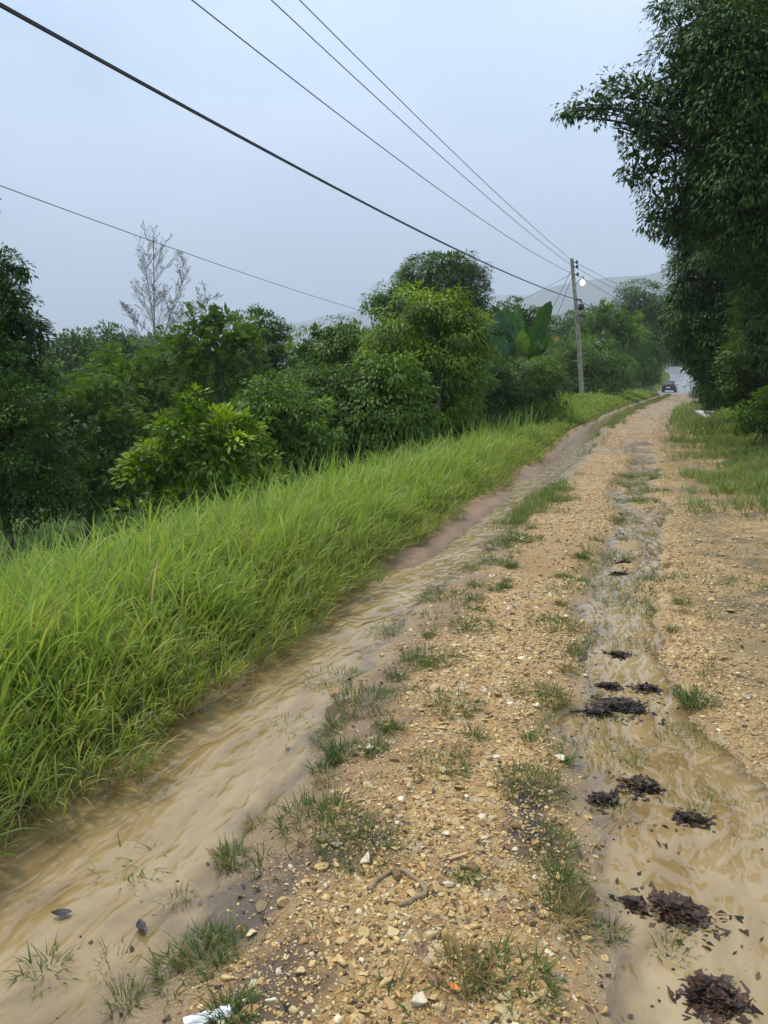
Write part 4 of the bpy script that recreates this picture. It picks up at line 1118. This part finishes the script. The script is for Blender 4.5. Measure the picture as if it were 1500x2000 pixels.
wire('power_wire', 'thin overhead wire from the top insulator of the utility pole toward the viewer', [span([(585, 0), (845, 258)], (1119, 510), .011)], .012)
wire('power_wire', 'thin overhead wire from the second insulator of the utility pole toward the viewer', [span([(530, 0), (800, 250)], (1120, 521), .011)], .012)
wire('power_wire', 'thin overhead wire from the third insulator of the utility pole toward the viewer', [span([(375, 0), (700, 253)], (1121, 536), .011)], .012)
cab = span([(0, 0), (240, 145), (560, 318), (845, 462)], (1127, 585), .02)
wire('service_cable', 'thick paired black cable sagging from the utility pole across the sky', [cab, cab + np.array([.03, -.02, -.05]) * np.linspace(.2, 1.3, 60)[:, None]], .019)
def line(a, b, sag, n=24):
    t = np.linspace(0, 1, n)[:, None]; return a + (b - a) * t - np.array([0, 0, 1.]) * 4 * sag * t * (1 - t)
nx = lambda px, py: world(px, py, 96)
wire('power_wire', 'thin wire from the top insulator on to the trees over the far road', [line(world(1121, 511, PY), nx(1285, 592), .1)], .014)
wire('power_wire', 'thin wire from the second insulator on to the trees over the far road', [line(world(1122, 521, PY), nx(1280, 604), .1)], .014)
wire('power_wire', 'thin wire from the third insulator on to the trees over the far road', [line(world(1124, 536, PY), nx(1275, 620), .1)], .014)
c2 = line(world(1128, 586, PY), nx(1285, 652), .25)
wire('service_cable', 'thick paired cable sagging from the utility pole toward the far bend', [c2, c2 + np.array([0, 0, -.22]) * np.cos(np.linspace(0, 1.57, 24))[:, None]], .024)
wire('stay_wire', 'steep stay wire leaving the utility pole just below its top, upper of the two', [line(world(1119, 522, PY), world(985, 790, 46.5), 0)], .016)
wire('stay_wire', 'steep stay wire leaving the utility pole above its lamp arm, lower of the two', [line(world(1120, 534, PY), world(1020, 790, 46.8), 0)], .016)
wire('drop_wire', 'faint slack wire running from the utility pole down behind the banana plant', [line(world(1120, 533, PY), world(640, 720, 75), .9)], .014)
wire('phone_wire', 'single dark wire crossing the sky above the leafless tree', [line(world(-420, 205, 12), world(800, 632, 46), .25, 40)], .010)

# ------------------------------------------------------------------ car
def car():
    Yc = 105.; x0 = world(1308, 750, Yc)[0]; z0 = float(zR(np.array(Yc))) + .0
    e = empty('parked_car', (x0, Yc, z0), -math.atan(.385) - .06)
    tag(e, 'small black hatchback car seen from behind at the edge of the wet road', 'car')
    paint = solid('black_paint', (.012, .012, .016), .3, var=.05, coat=.15, spec=.25)
    glass = solid('car_glass', (.05, .06, .07), .06, var=.02, spec=.9)
    rub = solid('tyre_rubber', (.015, .015, .015), .8, var=.2); rim = solid('alloy', (.4, .4, .42), .3, .8, var=.1)
    red = solid('tail_lamp', (.35, .015, .015), .15, var=.05); white = solid('plate_white', (.75, .75, .7), .5, var=.03)
    def loft(st, n=16, p=3.2):
        V = []
        for y, hw, zl, zh in st:
            th = np.arange(n) * 2 * pi / n; c, s = np.cos(th), np.sin(th)
            V.append(np.stack([hw * np.sign(c) * np.abs(c) ** (2 / p), np.full(n, y), (zl + zh) / 2 + (zh - zl) / 2 * np.sign(s) * np.abs(s) ** (2 / p)], -1))
        V = np.concatenate(V); k = len(st); b = MB()
        i = np.arange(k - 1)[:, None] * n; j = np.arange(n)[None]; j2 = (j + 1) % n
        b.add(V, np.stack([i + j, i + n + j, i + n + j2, i + j2], -1).reshape(-1, 4))
        b.add(V[:n], np.arange(n)[None, :]); b.add(V[-n:], np.arange(n)[None, ::-1])
        return b
    loft([(-2.05, .74, .38, .82), (-2.0, .82, .30, .92), (-1.7, .86, .24, .98), (0, .87, .22, .96), (1.3, .86, .22, .92), (1.9, .80, .26, .80), (2.1, .66, .34, .68)]).build('body', paint, e, smooth=True)
    loft([(-1.95, .62, .9, 1.0), (-1.65, .66, .9, 1.40), (-1.2, .68, .9, 1.5), (0, .68, .9, 1.5), (.5, .66, .9, 1.40), (1.2, .60, .88, .95)]).build('cabin', paint, e, smooth=True)
    b = MB(); b.add([[-.56, -1.965, 1.0], [.56, -1.965, 1.0], [.50, -1.715, 1.34], [-.50, -1.715, 1.34]], [[0, 1, 2, 3]]); b.build('rear_window', glass, e)
    for s in (-1, 1):
        b = MB(); b.add([[s * .70, -1.4, 1.0], [s * .70, .6, 1.0], [s * .685, .35, 1.36], [s * .685, -1.25, 1.42]], [[0, 1, 2, 3]]); b.build('side_window', glass, e)
        b = MB(); b.box((s * .66, -2.03, .80), (.22, .08, .16), 0, .02); b.build('tail_light', red, e)
        b = MB(); b.box((s * .93, .55, .98), (.18, .1, .12), 0, .03); b.build('mirror', paint, e)
        for y in (-1.3, 1.3):
            b = MB(); t = np.array([-.1, -.09, .09, .1]); b.tube(np.stack([s * .78 + t, t * 0 + y, t * 0 + .31], -1), [.27, .31, .31, .27], 20)
            wh = b.build('wheel', rub, e, smooth=False)
            b = MB(); b.tube([[s * .78, y, .31], [s * .893, y, .31]], [.19, .17], 14); b.build('rim', rim, wh)
    b = MB(); b.box((0, -2.06, .62), (.5, .03, .12), 0, .005); b.build('number_plate', white, e)
    b = MB(); b.box((0, -2.02, .42), (1.5, .14, .2), 0, .04); b.build('bumper', solid('dark_bumper', (.02, .02, .022), .5, var=.1), e)
car()

# ------------------------------------------------------------------ stones
def ico(level):
    p = (1 + 5 ** .5) / 2
    V = norm(np.array([[-1, p, 0], [1, p, 0], [-1, -p, 0], [1, -p, 0], [0, -1, p], [0, 1, p], [0, -1, -p], [0, 1, -p], [p, 0, -1], [p, 0, 1], [-p, 0, -1], [-p, 0, 1]], float))
    Fq = np.array([[0, 11, 5], [0, 5, 1], [0, 1, 7], [0, 7, 10], [0, 10, 11], [1, 5, 9], [5, 11, 4], [11, 10, 2], [10, 7, 6], [7, 1, 8], [3, 9, 4], [3, 4, 2], [3, 2, 6], [3, 6, 8], [3, 8, 9], [4, 9, 5], [2, 4, 11], [6, 2, 10], [8, 6, 7], [9, 8, 1]])
    for _ in range(level):
        V = list(V); mid = {}; nf = []
        def mp(a, b):
            k = (min(a, b), max(a, b))
            if k not in mid: mid[k] = len(V); V.append(norm(V[a] + V[b]))
            return mid[k]
        for a, b, c in Fq:
            x, y, z = mp(a, b), mp(b, c), mp(c, a); nf += [[a, x, z], [b, y, x], [c, z, y], [x, y, z]]
        V = np.array(V); Fq = np.array(nf)
    return np.asarray(V), Fq

def rock_shape(level, r, cuts=7):
    V, Fq = ico(level)
    V = V.copy()
    for _ in range(cuts):   # facets: flatten everything beyond a random plane
        d = norm(r.normal(size=3)); h = r.uniform(.12, .6); s = V @ d
        over = s > h; V[over] -= d * (s[over] - h)[:, None]
    V *= 1 + r.normal(0, .03 if level > 1 else .10, (len(V), 1))
    return V * np.array([1, r.uniform(.65, .95), r.uniform(.5, .8)]), Fq

STONE_COLS = np.array([(.38, .225, .08), (.43, .285, .11), (.48, .36, .17), (.31, .17, .06), (.54, .45, .30), (.17, .095, .038), (.07, .05, .036), (.44, .30, .12)])
STONE_P = np.array([.19, .2, .17, .12, .07, .10, .02, .13])

def gravel():
    r = np.random.default_rng(900); parts = []
    shapes = {0: [rock_shape(0, r, 4) for _ in range(10)], 1: [rock_shape(1, r, 5) for _ in range(10)]}
    def scatter(n, y0, y1, ypow, s0, s1, spow, level, qa, qb):
        y = y0 + (y1 - y0) * r.random(n) ** ypow; q = r.uniform(qa, qb, n); x = xL(y) + q
        _, tr, bar = road_shape(q, y)
        w = road_w(y)
        d = (1 - np.clip(tr * 1.4, 0, 1)) * (1 - .75 * np.exp(-((q - .92) / .17) ** 2)) * (1 - .9 * np.clip(bar / .02, 0, 1)) * (1 - sstep(w - .4, w + .3, q)) * sstep(.55, .85, q)
        flat = sstep(.05, .5, fbm(q * 1.3 + 3, y * .9 + 8, 3, 91)); d *= 1 - .88 * flat; d *= 1 - .45 * sstep(2.8, 3.4, q)
        band = .5 + .5 * fbm(q * 2.1, y * 1.4, 3, 77); d *= .25 + 1.1 * band
        ok = (r.random(n) < d) & (np.abs(x) < .5 * y + .9)
        x, y, q = x[ok], y[ok], q[ok]; n = len(x)
        s = s0 + (s1 - s0) * r.random(n) ** spow
        z = ground_z(x, y)
        kind = r.integers(0, 10, n)
        cc = STONE_COLS[r.choice(len(STONE_COLS), n, p=STONE_P)] * (.8 + .4 * r.random((n, 1)))
        fade = (sstep(2.5, 3.2, q) * .5 + sstep(20, 40, y) * .45)[:, None]; cc = cc * (1 - fade) + np.array([.20, .15, .075]) * fade
        az = r.uniform(0, 6.28, n); tx = r.normal(0, .25, n)
        ca, sa, ct, st = np.cos(az), np.sin(az), np.cos(tx), np.sin(tx)
        R = np.stack([np.stack([ca, -sa * ct, sa * st], -1), np.stack([sa, ca * ct, -ca * st], -1), np.stack([0 * ca, st, ct], -1)], 1)
        for k in range(10):
            m = kind == k
            if not m.any(): continue
            V, Fq = shapes[level][k]
            VV = np.einsum('nij,vj->nvi', R[m], V) * s[m][:, None, None] * np.array([1, 1, .8]) + np.stack([x[m], y[m], z[m] + s[m] * .08], -1)[:, None]
            nv = len(V); FF = (Fq[None] + (np.arange(m.sum()) * nv)[:, None, None]).reshape(-1, 3)
            parts.append((VV.reshape(-1, 3), FF, np.repeat(cc[m], nv, 0)))
    scatter(95000, 1.25, 4.2, 1.0, .003, .010, 1.8, 0, .5, 4.2)
    scatter(20000, 1.25, 5.0, 1.0, .008, .019, 2.6, 1, .5, 4.2)
    scatter(1500, 1.25, 4.5, 1.0, .017, .030, 2.0, 1, .5, 3.6)
    scatter(70000, 4.2, 10, 1.0, .005, .015, 1.8, 0, .5, 4.3)
    scatter(5000, 4.2, 10, 1.0, .015, .028, 2, 1, .5, 4.3)
    scatter(46000, 10, 24, 1.2, .008, .021, 1.8, 0, .5, 4.2)
    scatter(14000, 24, 75, 1.1, .014, .038, 1.8, 0, .6, 4.4)
    V, Fs, c = join(parts)
    o = mk('gravel', V, Fs, M['stone'], col=c)
    tag(o, 'loose ochre limestone gravel covering the ridge and shoulder of the track', 'gravel', kind='stuff')
gravel()

def stones():
    r = np.random.default_rng(950)
    protos = []
    for i in range(14):
        V, Fq = rock_shape(2, r, 8); V = V * (1 + .05 * vnoise(V[:, :1] * 5, V[:, 1:2] * 5 + V[:, 2:3] * 4, i))
        base = STONE_COLS[[0, 1, 2, 7, 1, 4, 3, 2, 7, 0, 1, 2, 5, 7][i]]
        protos.append((V, Fq, base))
    used = {}
    def put(i, x, y, s, label, flat=1., col=None, name='stone', sink=.25):
        V, Fq, base = protos[i]
        key = (i, col)
        if key not in used:
            c = np.asarray(col if col else base) * (.85 + .3 * r.random((len(V), 1)))
            o = mk(name, V, Fq, M['stone'], col=c); used[key] = o
        else: o = used[key].copy(); COL.objects.link(o)
        z = float(ground_z(x, y))
        o.scale = (s, s, s * flat); o.rotation_euler = (float(r.normal(0, .25)), float(r.normal(0, .25)), float(r.uniform(0, 6.28)))
        o.location = (x, y, z + s * flat * sink); tag(o, label, 'stone', 'larger stones lying on the track')
    for i, px, py, spx, lb, fl, col in (
            (0, 507, 1772, 22, 'dark angular fist-sized stone lying beside the brown mud, biggest on the ridge', .9, (.22, .15, .07)),
            (2, 495, 1822, 21, 'flat pale yellow stone below the dark angular stone', .5, (.62, .47, .26)),
            (3, 472, 1752, 18, 'ochre wedge-shaped stone just left of the dark angular stone', .7, None),
            (5, 655, 1652, 14, 'whitish blocky stone above the curled muddy strap', .9, (.62, .52, .36)),
            (4, 352, 1724, 20, 'pale half-sunk stone in the mud beside a dead twig tuft', .7, (.45, .34, .2)),
            (7, 1032, 1777, 14, 'rounded tan stone among dark litter at the ridge edge of the narrower stream', .85, None),
            (8, 965, 1918, 12, 'round yellow stone beside the dry brown-tipped grass tuft', .9, None),
            (9, 1180, 1975, 18, 'big ochre stone at the lower edge of the ridge by the stream', .85, None),
            (10, 1265, 1465, 24, 'flat orange stone half-drowned in the narrower stream', .35, (.46, .29, .12)),
            (1, 770, 1447, 22, 'smooth pale stone beside the thick dark-green tuft', .6, (.5, .36, .18)),
            (6, 940, 1745, 13, 'brown stone on the ridge right of the curled strap', .8, None),
            (11, 800, 1535, 12, 'pale yellow stone in the middle of the ridge above the bare patch', .8, None),
            (12, 445, 1340, 9, 'small orange stone standing out of the wider stream', .8, (.4, .2, .07)),
            (13, 240, 1590, 12, 'small yellow stone standing out of the fast water below the grass', .8, None)):
        x, y, z = ground_px(px, py); put(i, x, y, spx * y / F * 1.05, lb, fl, col)
    n = 0
    while n < 230:
        y = 1.5 + 6.5 * r.random() ** 1.6; q = r.choice([r.normal(1.35, .35), r.normal(1.62, .25), r.uniform(2.7, 3.5)])
        if q < .75 or q > 3.6: continue
        _, tr, _b = road_shape(np.array([q]), np.array([y]))
        if tr[0] > .35 or abs(q + float(xL(y))) > .5 * y + .1: continue
        put(int(r.integers(0, 14)), float(xL(y)) + q, y, .014 + .022 * r.random() ** 2 + .0012 * y, 'larger ochre limestone stone, one of many lying loose on the gravel', float(r.uniform(.6, 1)))
        n += 1
    conc = (.42, .41, .37)
    for px, py, s, lb in ((1392, 774, .55, 'pale broken kerb stone on the verge near the road crest, uppermost of three'),
                          (1408, 779, .6, 'pale broken kerb stone on the verge near the road crest, middle of three'),
                          (1400, 787, .42, 'pale broken kerb stone on the verge near the road crest, lowest of three')):
        x, y, z = ground_px(px, py); y = 31. - (py - 774) * .12; x = world(px - 22, py, y)[0]; s *= .7
        put(5, x, y, s, lb, .75, conc, 'kerb_stone', .55)
stones()

# ------------------------------------------------------------------ sodden leaf heaps and litter
def flakes(P, r, L, W, pitch=.5):
    n = len(P)
    d = rnd_dir(n, r); d[:, 2] *= pitch; d = norm(d); nn = norm(rnd_dir(n, r) * .35 + np.array([0, 0, 1.]))
    Ls = (L * (.5 + .9 * r.random(n)))[:, None]
    V, Fq, k = leaf5(P - d * Ls * .5, d, nn, Ls[:, 0], W * (.7 + .9 * r.random(n)), .05 + .4 * r.random((n, 1)))
    pal = np.array([(.022, .015, .010), (.035, .022, .013), (.055, .03, .016), (.085, .048, .024), (.015, .012, .009)])
    c = pal[r.choice(5, n, p=[.3, .25, .2, .1, .15])] * (.7 + .6 * r.random((n, 1)))
    return V, Fq, np.repeat(c, k, 0)

def heaps():
    r = np.random.default_rng(960)
    data = [(1212, 1380, 52, 24, 'largest heap of black sodden leaves standing in the narrower stream'),
            (1172, 1392, 24, 12, 'small flat heap of sodden leaves touching the left of the largest heap'),
            (1258, 1535, 38, 22, 'dark sodden leaf heap splitting the current above the little rapid'),
            (1180, 1562, 26, 16, 'small dark leaf clot at the gravel edge beside the little rapid'),
            (1352, 1598, 26, 16, 'dark leaf clot nearest the grassy far bank of the narrower stream'),
            (1328, 1780, 58, 22, 'long brown leaf heap with curled leaves lying across the muddy pool'),
            (1395, 1945, 58, 34, 'reddish-brown heap of whole dead leaves, lowest in the muddy pool'),
            (1240, 1765, 24, 12, 'small black leaf clot at the pool edge beside the long brown heap'),
            (1264, 1344, 20, 11, 'compact dark leaf clot just above the largest heap'),
            (1190, 1340, 20, 10, 'thin dark leaf clot with green blades above the largest heap'),
            (1208, 1278, 18, 6, 'thin dark leaf streak lying across the narrower stream'),
            (1218, 1098, 10, 5, 'tiny dark leaf clot farthest up the narrower stream'),
            (1210, 1120, 12, 5, 'tiny flat leaf clot below the farthest clot of the narrower stream')]
    for px, py, rx, ry, lb in data:
        x, y, z = ground_px(px, py); s = y / F; R = rx * s * 1.02; z = max(z, float(water_z(y))) - .004
        h = max(ry * s * .5, .010)
        n = int(np.clip(60 + R * 6500, 80, 620))
        a = r.uniform(0, 6.28, n); u = np.sqrt(r.random(n)) * (1 + .75 * vnoise(np.cos(a) * 1.8 + px, np.sin(a) * 1.8 + py, 8))
        P = np.stack([np.cos(a) * u * R, np.sin(a) * u * R * .75, np.clip(1 - u ** 2, 0, 1) * h * (.6 + .5 * r.random(n)) + .002], -1)
        sat = r.random(n) < .24; P[sat, :2] *= (1.0 + .8 * r.random(sat.sum()))[:, None]; P[sat, 1] -= R * .9 * r.random(sat.sum()) ** 2; P[sat, 0] -= R * .5 * r.random(sat.sum()) ** 2; P[sat, 2] = .002 + .004 * r.random(sat.sum())
        big = 1.35 if 'whole' in lb or 'curled' in lb else 1.0
        V, Fq, c = flakes(P, r, .038 * big * (1 + y / 14), .017 * big * (1 + y / 14), .16)
        if big > 1: c = c * np.array([1.15, 1.0, 1.0])
        # lumpy sodden core
        cV, cF = ico(2); cV = cV * np.array([R * .85, R * .62, h * .8]) * (1 + .18 * vnoise(cV[:, :1] * 3 + px, cV[:, 1:2] * 3, 4))
        o = mk('leaf_heap', *(lambda t: (t[0], t[1]))(join([(V, Fq, c), (cV, cF, np.full((len(cV), 3), .018))])), M['debris'],
               col=np.concatenate([c, np.full((len(cV), 3), .018)]))
        o.location = (x, y, z); o.rotation_euler = (0, 0, -.2); tag(o, lb, 'leaf heap', 'sodden leaf heaps in the flooded track')
    # loose scraps
    parts = []
    n = 2200
    y = 1.5 + 12 * r.random(n) ** 1.6; g = r.random(n)
    q = np.where(g < .45, r.normal(2.2, .3, n), np.where(g < .75, r.normal(1.0, .22, n), r.normal(1.72, .22, n)))
    cl = fbm(q * 3, y * 3, 3, 700); ok = (cl > -.05) & (q > .55) & (q < 3.4); y, q = y[ok], q[ok]; x = xL(y) + q
    z = np.maximum(ground_z(x, y), water_z(y) - .003) + .004
    P = np.stack([x, y, z], -1)
    sc = (1 + y / 10)
    d = rnd_dir(len(P), r); d[:, 2] *= .25
    V, Fq, k = leaf5(P, d, norm(rnd_dir(len(P), r) * .35 + np.array([0, 0, 1.])), .022 * sc * (.4 + r.random(len(P))), .010 * sc * (.4 + r.random(len(P))), .1)
    c = np.array([(.02, .014, .014), (.04, .024, .018), (.09, .05, .03)])[r.integers(0, 3, len(P))]
    o = mk('leaf_litter', V, Fq, M['debris'], col=np.repeat(c, k, 0)); tag(o, 'dark scraps of dead leaf strewn over the wet track', 'leaf litter', kind='stuff')
heaps()

def small_things():
    r = np.random.default_rng(970)
    # mud-coated strap: an open loop lying on the gravel
    pix = [(722, 1742), (735, 1722), (760, 1706), (787, 1703), (806, 1716), (822, 1728), (832, 1742), (828, 1752), (808, 1758), (790, 1768), (778, 1770)]
    P = []
    for px, py in pix:
        x, y, z = ground_px(px, py); P.append((x, y, z + .008))
    P = np.array(P); P = np.stack([np.interp(np.linspace(0, 10, 60), np.arange(11), P[:, i]) for i in range(3)], -1)
    P[:, 2] = ground_z(P[:, 0], P[:, 1]) + .006
    b = MB(); ctr = P.mean(0); b.tube(P, 0.0085 * (1 + .2 * vnoise(np.arange(60) * .4, np.zeros(60), 3)), 8)
    o = b.build('muddy_strap', solid('drying_mud', (.22, .155, .08), .7, var=.3, scale=120, bump=.5), None, off=ctr, smooth=True); o.location = ctr
    tag(o, 'mud-coated strap curled into an open loop on the gravel', 'strap')
    # white scrap half buried
    x, y, z = ground_px(405, 1992)
    k = 12; u, v = np.meshgrid(np.linspace(-1, 1, k), np.linspace(-1, 1, k), indexing='ij')
    V = np.stack([u * .058, v * .022, .012 * (1 - v ** 2) + .006 * vnoise(u * 3, v * 3, 2)], -1).reshape(-1, 3)
    i = np.arange(k - 1)[:, None] * k; j = np.arange(k - 1)[None]
    top = np.stack([i + j, i + k + j, i + k + j + 1, i + j + 1], -1).reshape(-1, 4)
    V2 = V - np.array([0, 0, .004]); bot = top[:, ::-1] + len(V)
    o = mk('plastic_scrap', np.concatenate([V, V2]), np.concatenate([top, bot]), solid('dirty_white_plastic', (.62, .62, .6), .4, var=.25, scale=30), smooth=True)
    o.location = (x, y, z + .006); o.rotation_euler = (0, .05, .45); tag(o, 'crumpled white plastic scrap half buried in the gravel', 'scrap')
    def leaf_obj(name, px, py, L, col, label, n=1):
        x, y, z = ground_px(px, py); z = max(z, float(water_z(y)))
        kk = 9; t = np.linspace(0, 1, kk); w = np.sin(np.clip(t, .02, .98) * pi) ** .8 * L * .26
        V = np.concatenate([np.stack([t * L - L / 2, s * w, .006 + .02 * (t - .5) ** 2 * L * 8 + abs(s) * .004], -1) for s in (-1, 0, 1)])
        Fq = np.concatenate([np.stack([np.arange(kk - 1) + a * kk, np.arange(1, kk) + a * kk, np.arange(1, kk) + (a + 1) * kk, np.arange(kk - 1) + (a + 1) * kk], -1) for a in (0, 1)])
        o = mk(name, V, Fq, M['debris'], col=np.full((len(V), 3), 1.) * np.array(col)); o.location = (x, y, z + .006); o.rotation_euler = (.1, .1, float(r.uniform(0, 6)))
        tag(o, label, name.replace('_', ' '))
    leaf_obj('fallen_leaf', 886, 1936, .035, (.5, .17, .03), 'orange fallen leaf beside the dry brown-tipped grass tuft')
    leaf_obj('fallen_leaf', 652, 1357, .07, (.36, .15, .04), 'rust-coloured curled leaf caught in the drowned grass')
    leaf_obj('fallen_leaf', 120, 1790, .06, (.03, .022, .022), 'black leaf floating at the edge of the wider stream')
    leaf_obj('fallen_leaf', 275, 1816, .06, (.035, .028, .034), 'dark grey-purple leaf pasted on the brown mud')
    leaf_obj('red_scrap', 560, 1463, .05, (.34, .15, .12), 'faded red scrap lying in the shallow water beside drowned grass')
    leaf_obj('red_scrap', 222, 1492, .06, (.4, .08, .03), 'bright red scrap under the overhanging grass')
    x, y, z = ground_px(895, 1676); b = MB(); b.box((0, 0, 0), (.075, .012, .006), 0, .002)
    o = b.build('wood_splinter', solid('split_wood', (.42, .24, .11), .6, var=.3, scale=60), None); o.location = (x, y, z + .008); o.rotation_euler = (0, 0, .5); tag(o, 'short pale wood splinter lying on the bare patch of the ridge', 'splinter')
small_things()

# ------------------------------------------------------------------ hills
def hills():
    m = solid('forested_hill', (.05, .075, .035), .9, var=.4, scale=.02)
    for Yh, prof, seed, sig in ((3900, [(-900, 720), (0, 690), (400, 660), (523, 637), (556, 630), (585, 631), (626, 620), (706, 608), (800, 592), (900, 580), (1000, 577), (1150, 585), (1400, 600)], 1, 560),
                                (2600, [(700, 760), (900, 660), (970, 606), (1010, 588), (1050, 566), (1100, 553), (1150, 546), (1200, 541), (1235, 538), (1275, 532), (1330, 534), (1400, 520), (1600, 540), (1900, 600)], 2, 420),
                                (1500, [(850, 760), (980, 690), (1030, 645), (1060, 616), (1120, 602), (1180, 598), (1260, 604), (1400, 620), (1700, 660)], 3, 240)):
        px = np.array([p[0] for p in prof]); hz = np.array([world(p[0], p[1], Yh)[2] for p in prof])
        X = (np.linspace(px[0], px[-1], 260) - 750) / F * Yh
        H = hermite((px - 750) / F * Yh, hz)(X) + 5 * fbm(X * .012, X * 0 + seed, 4, seed)
        yy = np.linspace(-2.4, 2.4, 60)
        XX, TT = np.meshgrid(X, yy, indexing='ij')
        ZZ = (H[:, None] + 12) * np.exp(-TT ** 2 * (1 + .25 * fbm(XX * .006, TT * 1.3, 3, seed + 9))) - 12 + 8 * fbm(XX * .02, TT * 4, 4, seed + 5) * np.abs(TT) * np.exp(-TT ** 2 * .6)
        V = np.stack([XX, Yh + TT * sig, ZZ], -1).reshape(-1, 3); n = len(yy)
        i = np.arange(len(X) - 1)[:, None] * n; j = np.arange(n - 1)[None]
        o = mk('hills', V, np.stack([i + j, i + n + j, i + n + j + 1, i + j + 1], -1).reshape(-1, 4), m, smooth=True)
        tag(o, kind='structure')
hills()

# ------------------------------------------------------------------ haze
def haze():
    b = MB(); b.box((300, 2620, 390), (10400, 5440, 824))
    m, nt, out = new_mat('rain_haze'); v = N(nt, 'ShaderNodeVolumePrincipled'); v.inputs['Density'].default_value = HAZE
    v.inputs['Color'].default_value = (.82, .9, 1.0, 1); v.inputs['Anisotropy'].default_value = .0
    nt.links.new(v.outputs[0], out.inputs['Volume'])
    o = b.build('haze', m, None); tag(o, 'thin grey-blue rain haze filling the valley', 'haze', kind='stuff')
HAZE = .00046
haze()

# ------------------------------------------------------------------ light, sky, camera
SUN_EL, SUN_AZ = radians(62), radians(-55)     # azimuth measured from +Y toward +X
sd = bpy.data.lights.new('sun', 'SUN'); sd.energy = 1.5; sd.angle = radians(10); sd.color = (1, .95, .86)
so = bpy.data.objects.new('sun', sd); COL.objects.link(so)
so.rotation_euler = (radians(90) - SUN_EL, 0, pi - SUN_AZ)

w = bpy.data.worlds.new('World'); SC.world = w; w.use_nodes = True
nt = w.node_tree; nt.nodes.clear(); L = nt.links.new
wo = N(nt, 'ShaderNodeOutputWorld'); bg = N(nt, 'ShaderNodeBackground', Strength=.062)
sky = N(nt, 'ShaderNodeTexSky', sky_type='NISHITA'); sky.sun_disc = False; sky.sun_elevation = SUN_EL; sky.sun_rotation = SUN_AZ
sky.air_density = 1.0; sky.dust_density = 2.0; sky.ozone_density = 1.5
tc = N(nt, 'ShaderNodeTexCoord')
mp = N(nt, 'ShaderNodeMapping'); mp.inputs['Scale'].default_value = (1, 1, 2.2); L(tc.outputs['Generated'], mp.inputs[0])
nz = N(nt, 'ShaderNodeTexNoise', Scale=2.2, Detail=4.0, Roughness=.5); L(mp.outputs[0], nz.inputs['Vector'])
rp = N(nt, 'ShaderNodeValToRGB'); rp.color_ramp.elements[0].position = .3; rp.color_ramp.elements[1].position = .7
rp.color_ramp.elements[0].color = (2.85, 3.85, 5.0, 1); rp.color_ramp.elements[1].color = (4.9, 5.8, 7.2, 1)
L(nz.outputs['Fac'], rp.inputs[0])
# the cloud deck is brighter overhead than near the horizon
sep = N(nt, 'ShaderNodeSeparateXYZ'); L(tc.outputs['Generated'], sep.inputs[0])
el = N(nt, 'ShaderNodeMapRange'); el.inputs['From Min'].default_value = 0; el.inputs['From Max'].default_value = .9; el.inputs['To Min'].default_value = .85; el.inputs['To Max'].default_value = 1.6
L(sep.outputs['Z'], el.inputs['Value'])
ml = N(nt, 'ShaderNodeMixRGB', blend_type='MULTIPLY'); ml.inputs[0].default_value = 1; L(rp.outputs[0], ml.inputs[1]); L(el.outputs[0], ml.inputs[2])
mx = N(nt, 'ShaderNodeMixRGB'); mx.inputs[0].default_value = .85; L(sky.outputs[0], mx.inputs[1]); L(ml.outputs[0], mx.inputs[2])
L(mx.outputs[0], bg.inputs[0]); L(bg.outputs[0], wo.inputs[0])

cd = bpy.data.cameras.new('camera'); cd.sensor_fit = 'VERTICAL'; cd.sensor_height = 24; cd.lens = 18; cd.clip_end = 20000; cd.clip_start = .05
co = bpy.data.objects.new('camera', cd); COL.objects.link(co); co.location = (0, 0, CAM_H); co.rotation_euler = (radians(90) - PITCH, 0, 0)
SC.camera = co

SC.render.engine = 'CYCLES'
cy = SC.cycles
cy.max_bounces = 6; cy.diffuse_bounces = 3; cy.glossy_bounces = 2; cy.transmission_bounces = 3; cy.transparent_max_bounces = 8; cy.volume_bounces = 0
cy.use_denoising = True
vs = SC.view_settings; vs.view_transform = 'Standard'; vs.look = 'None'; vs.gamma = 1; vs.use_curve_mapping = False; vs.exposure = 1.72
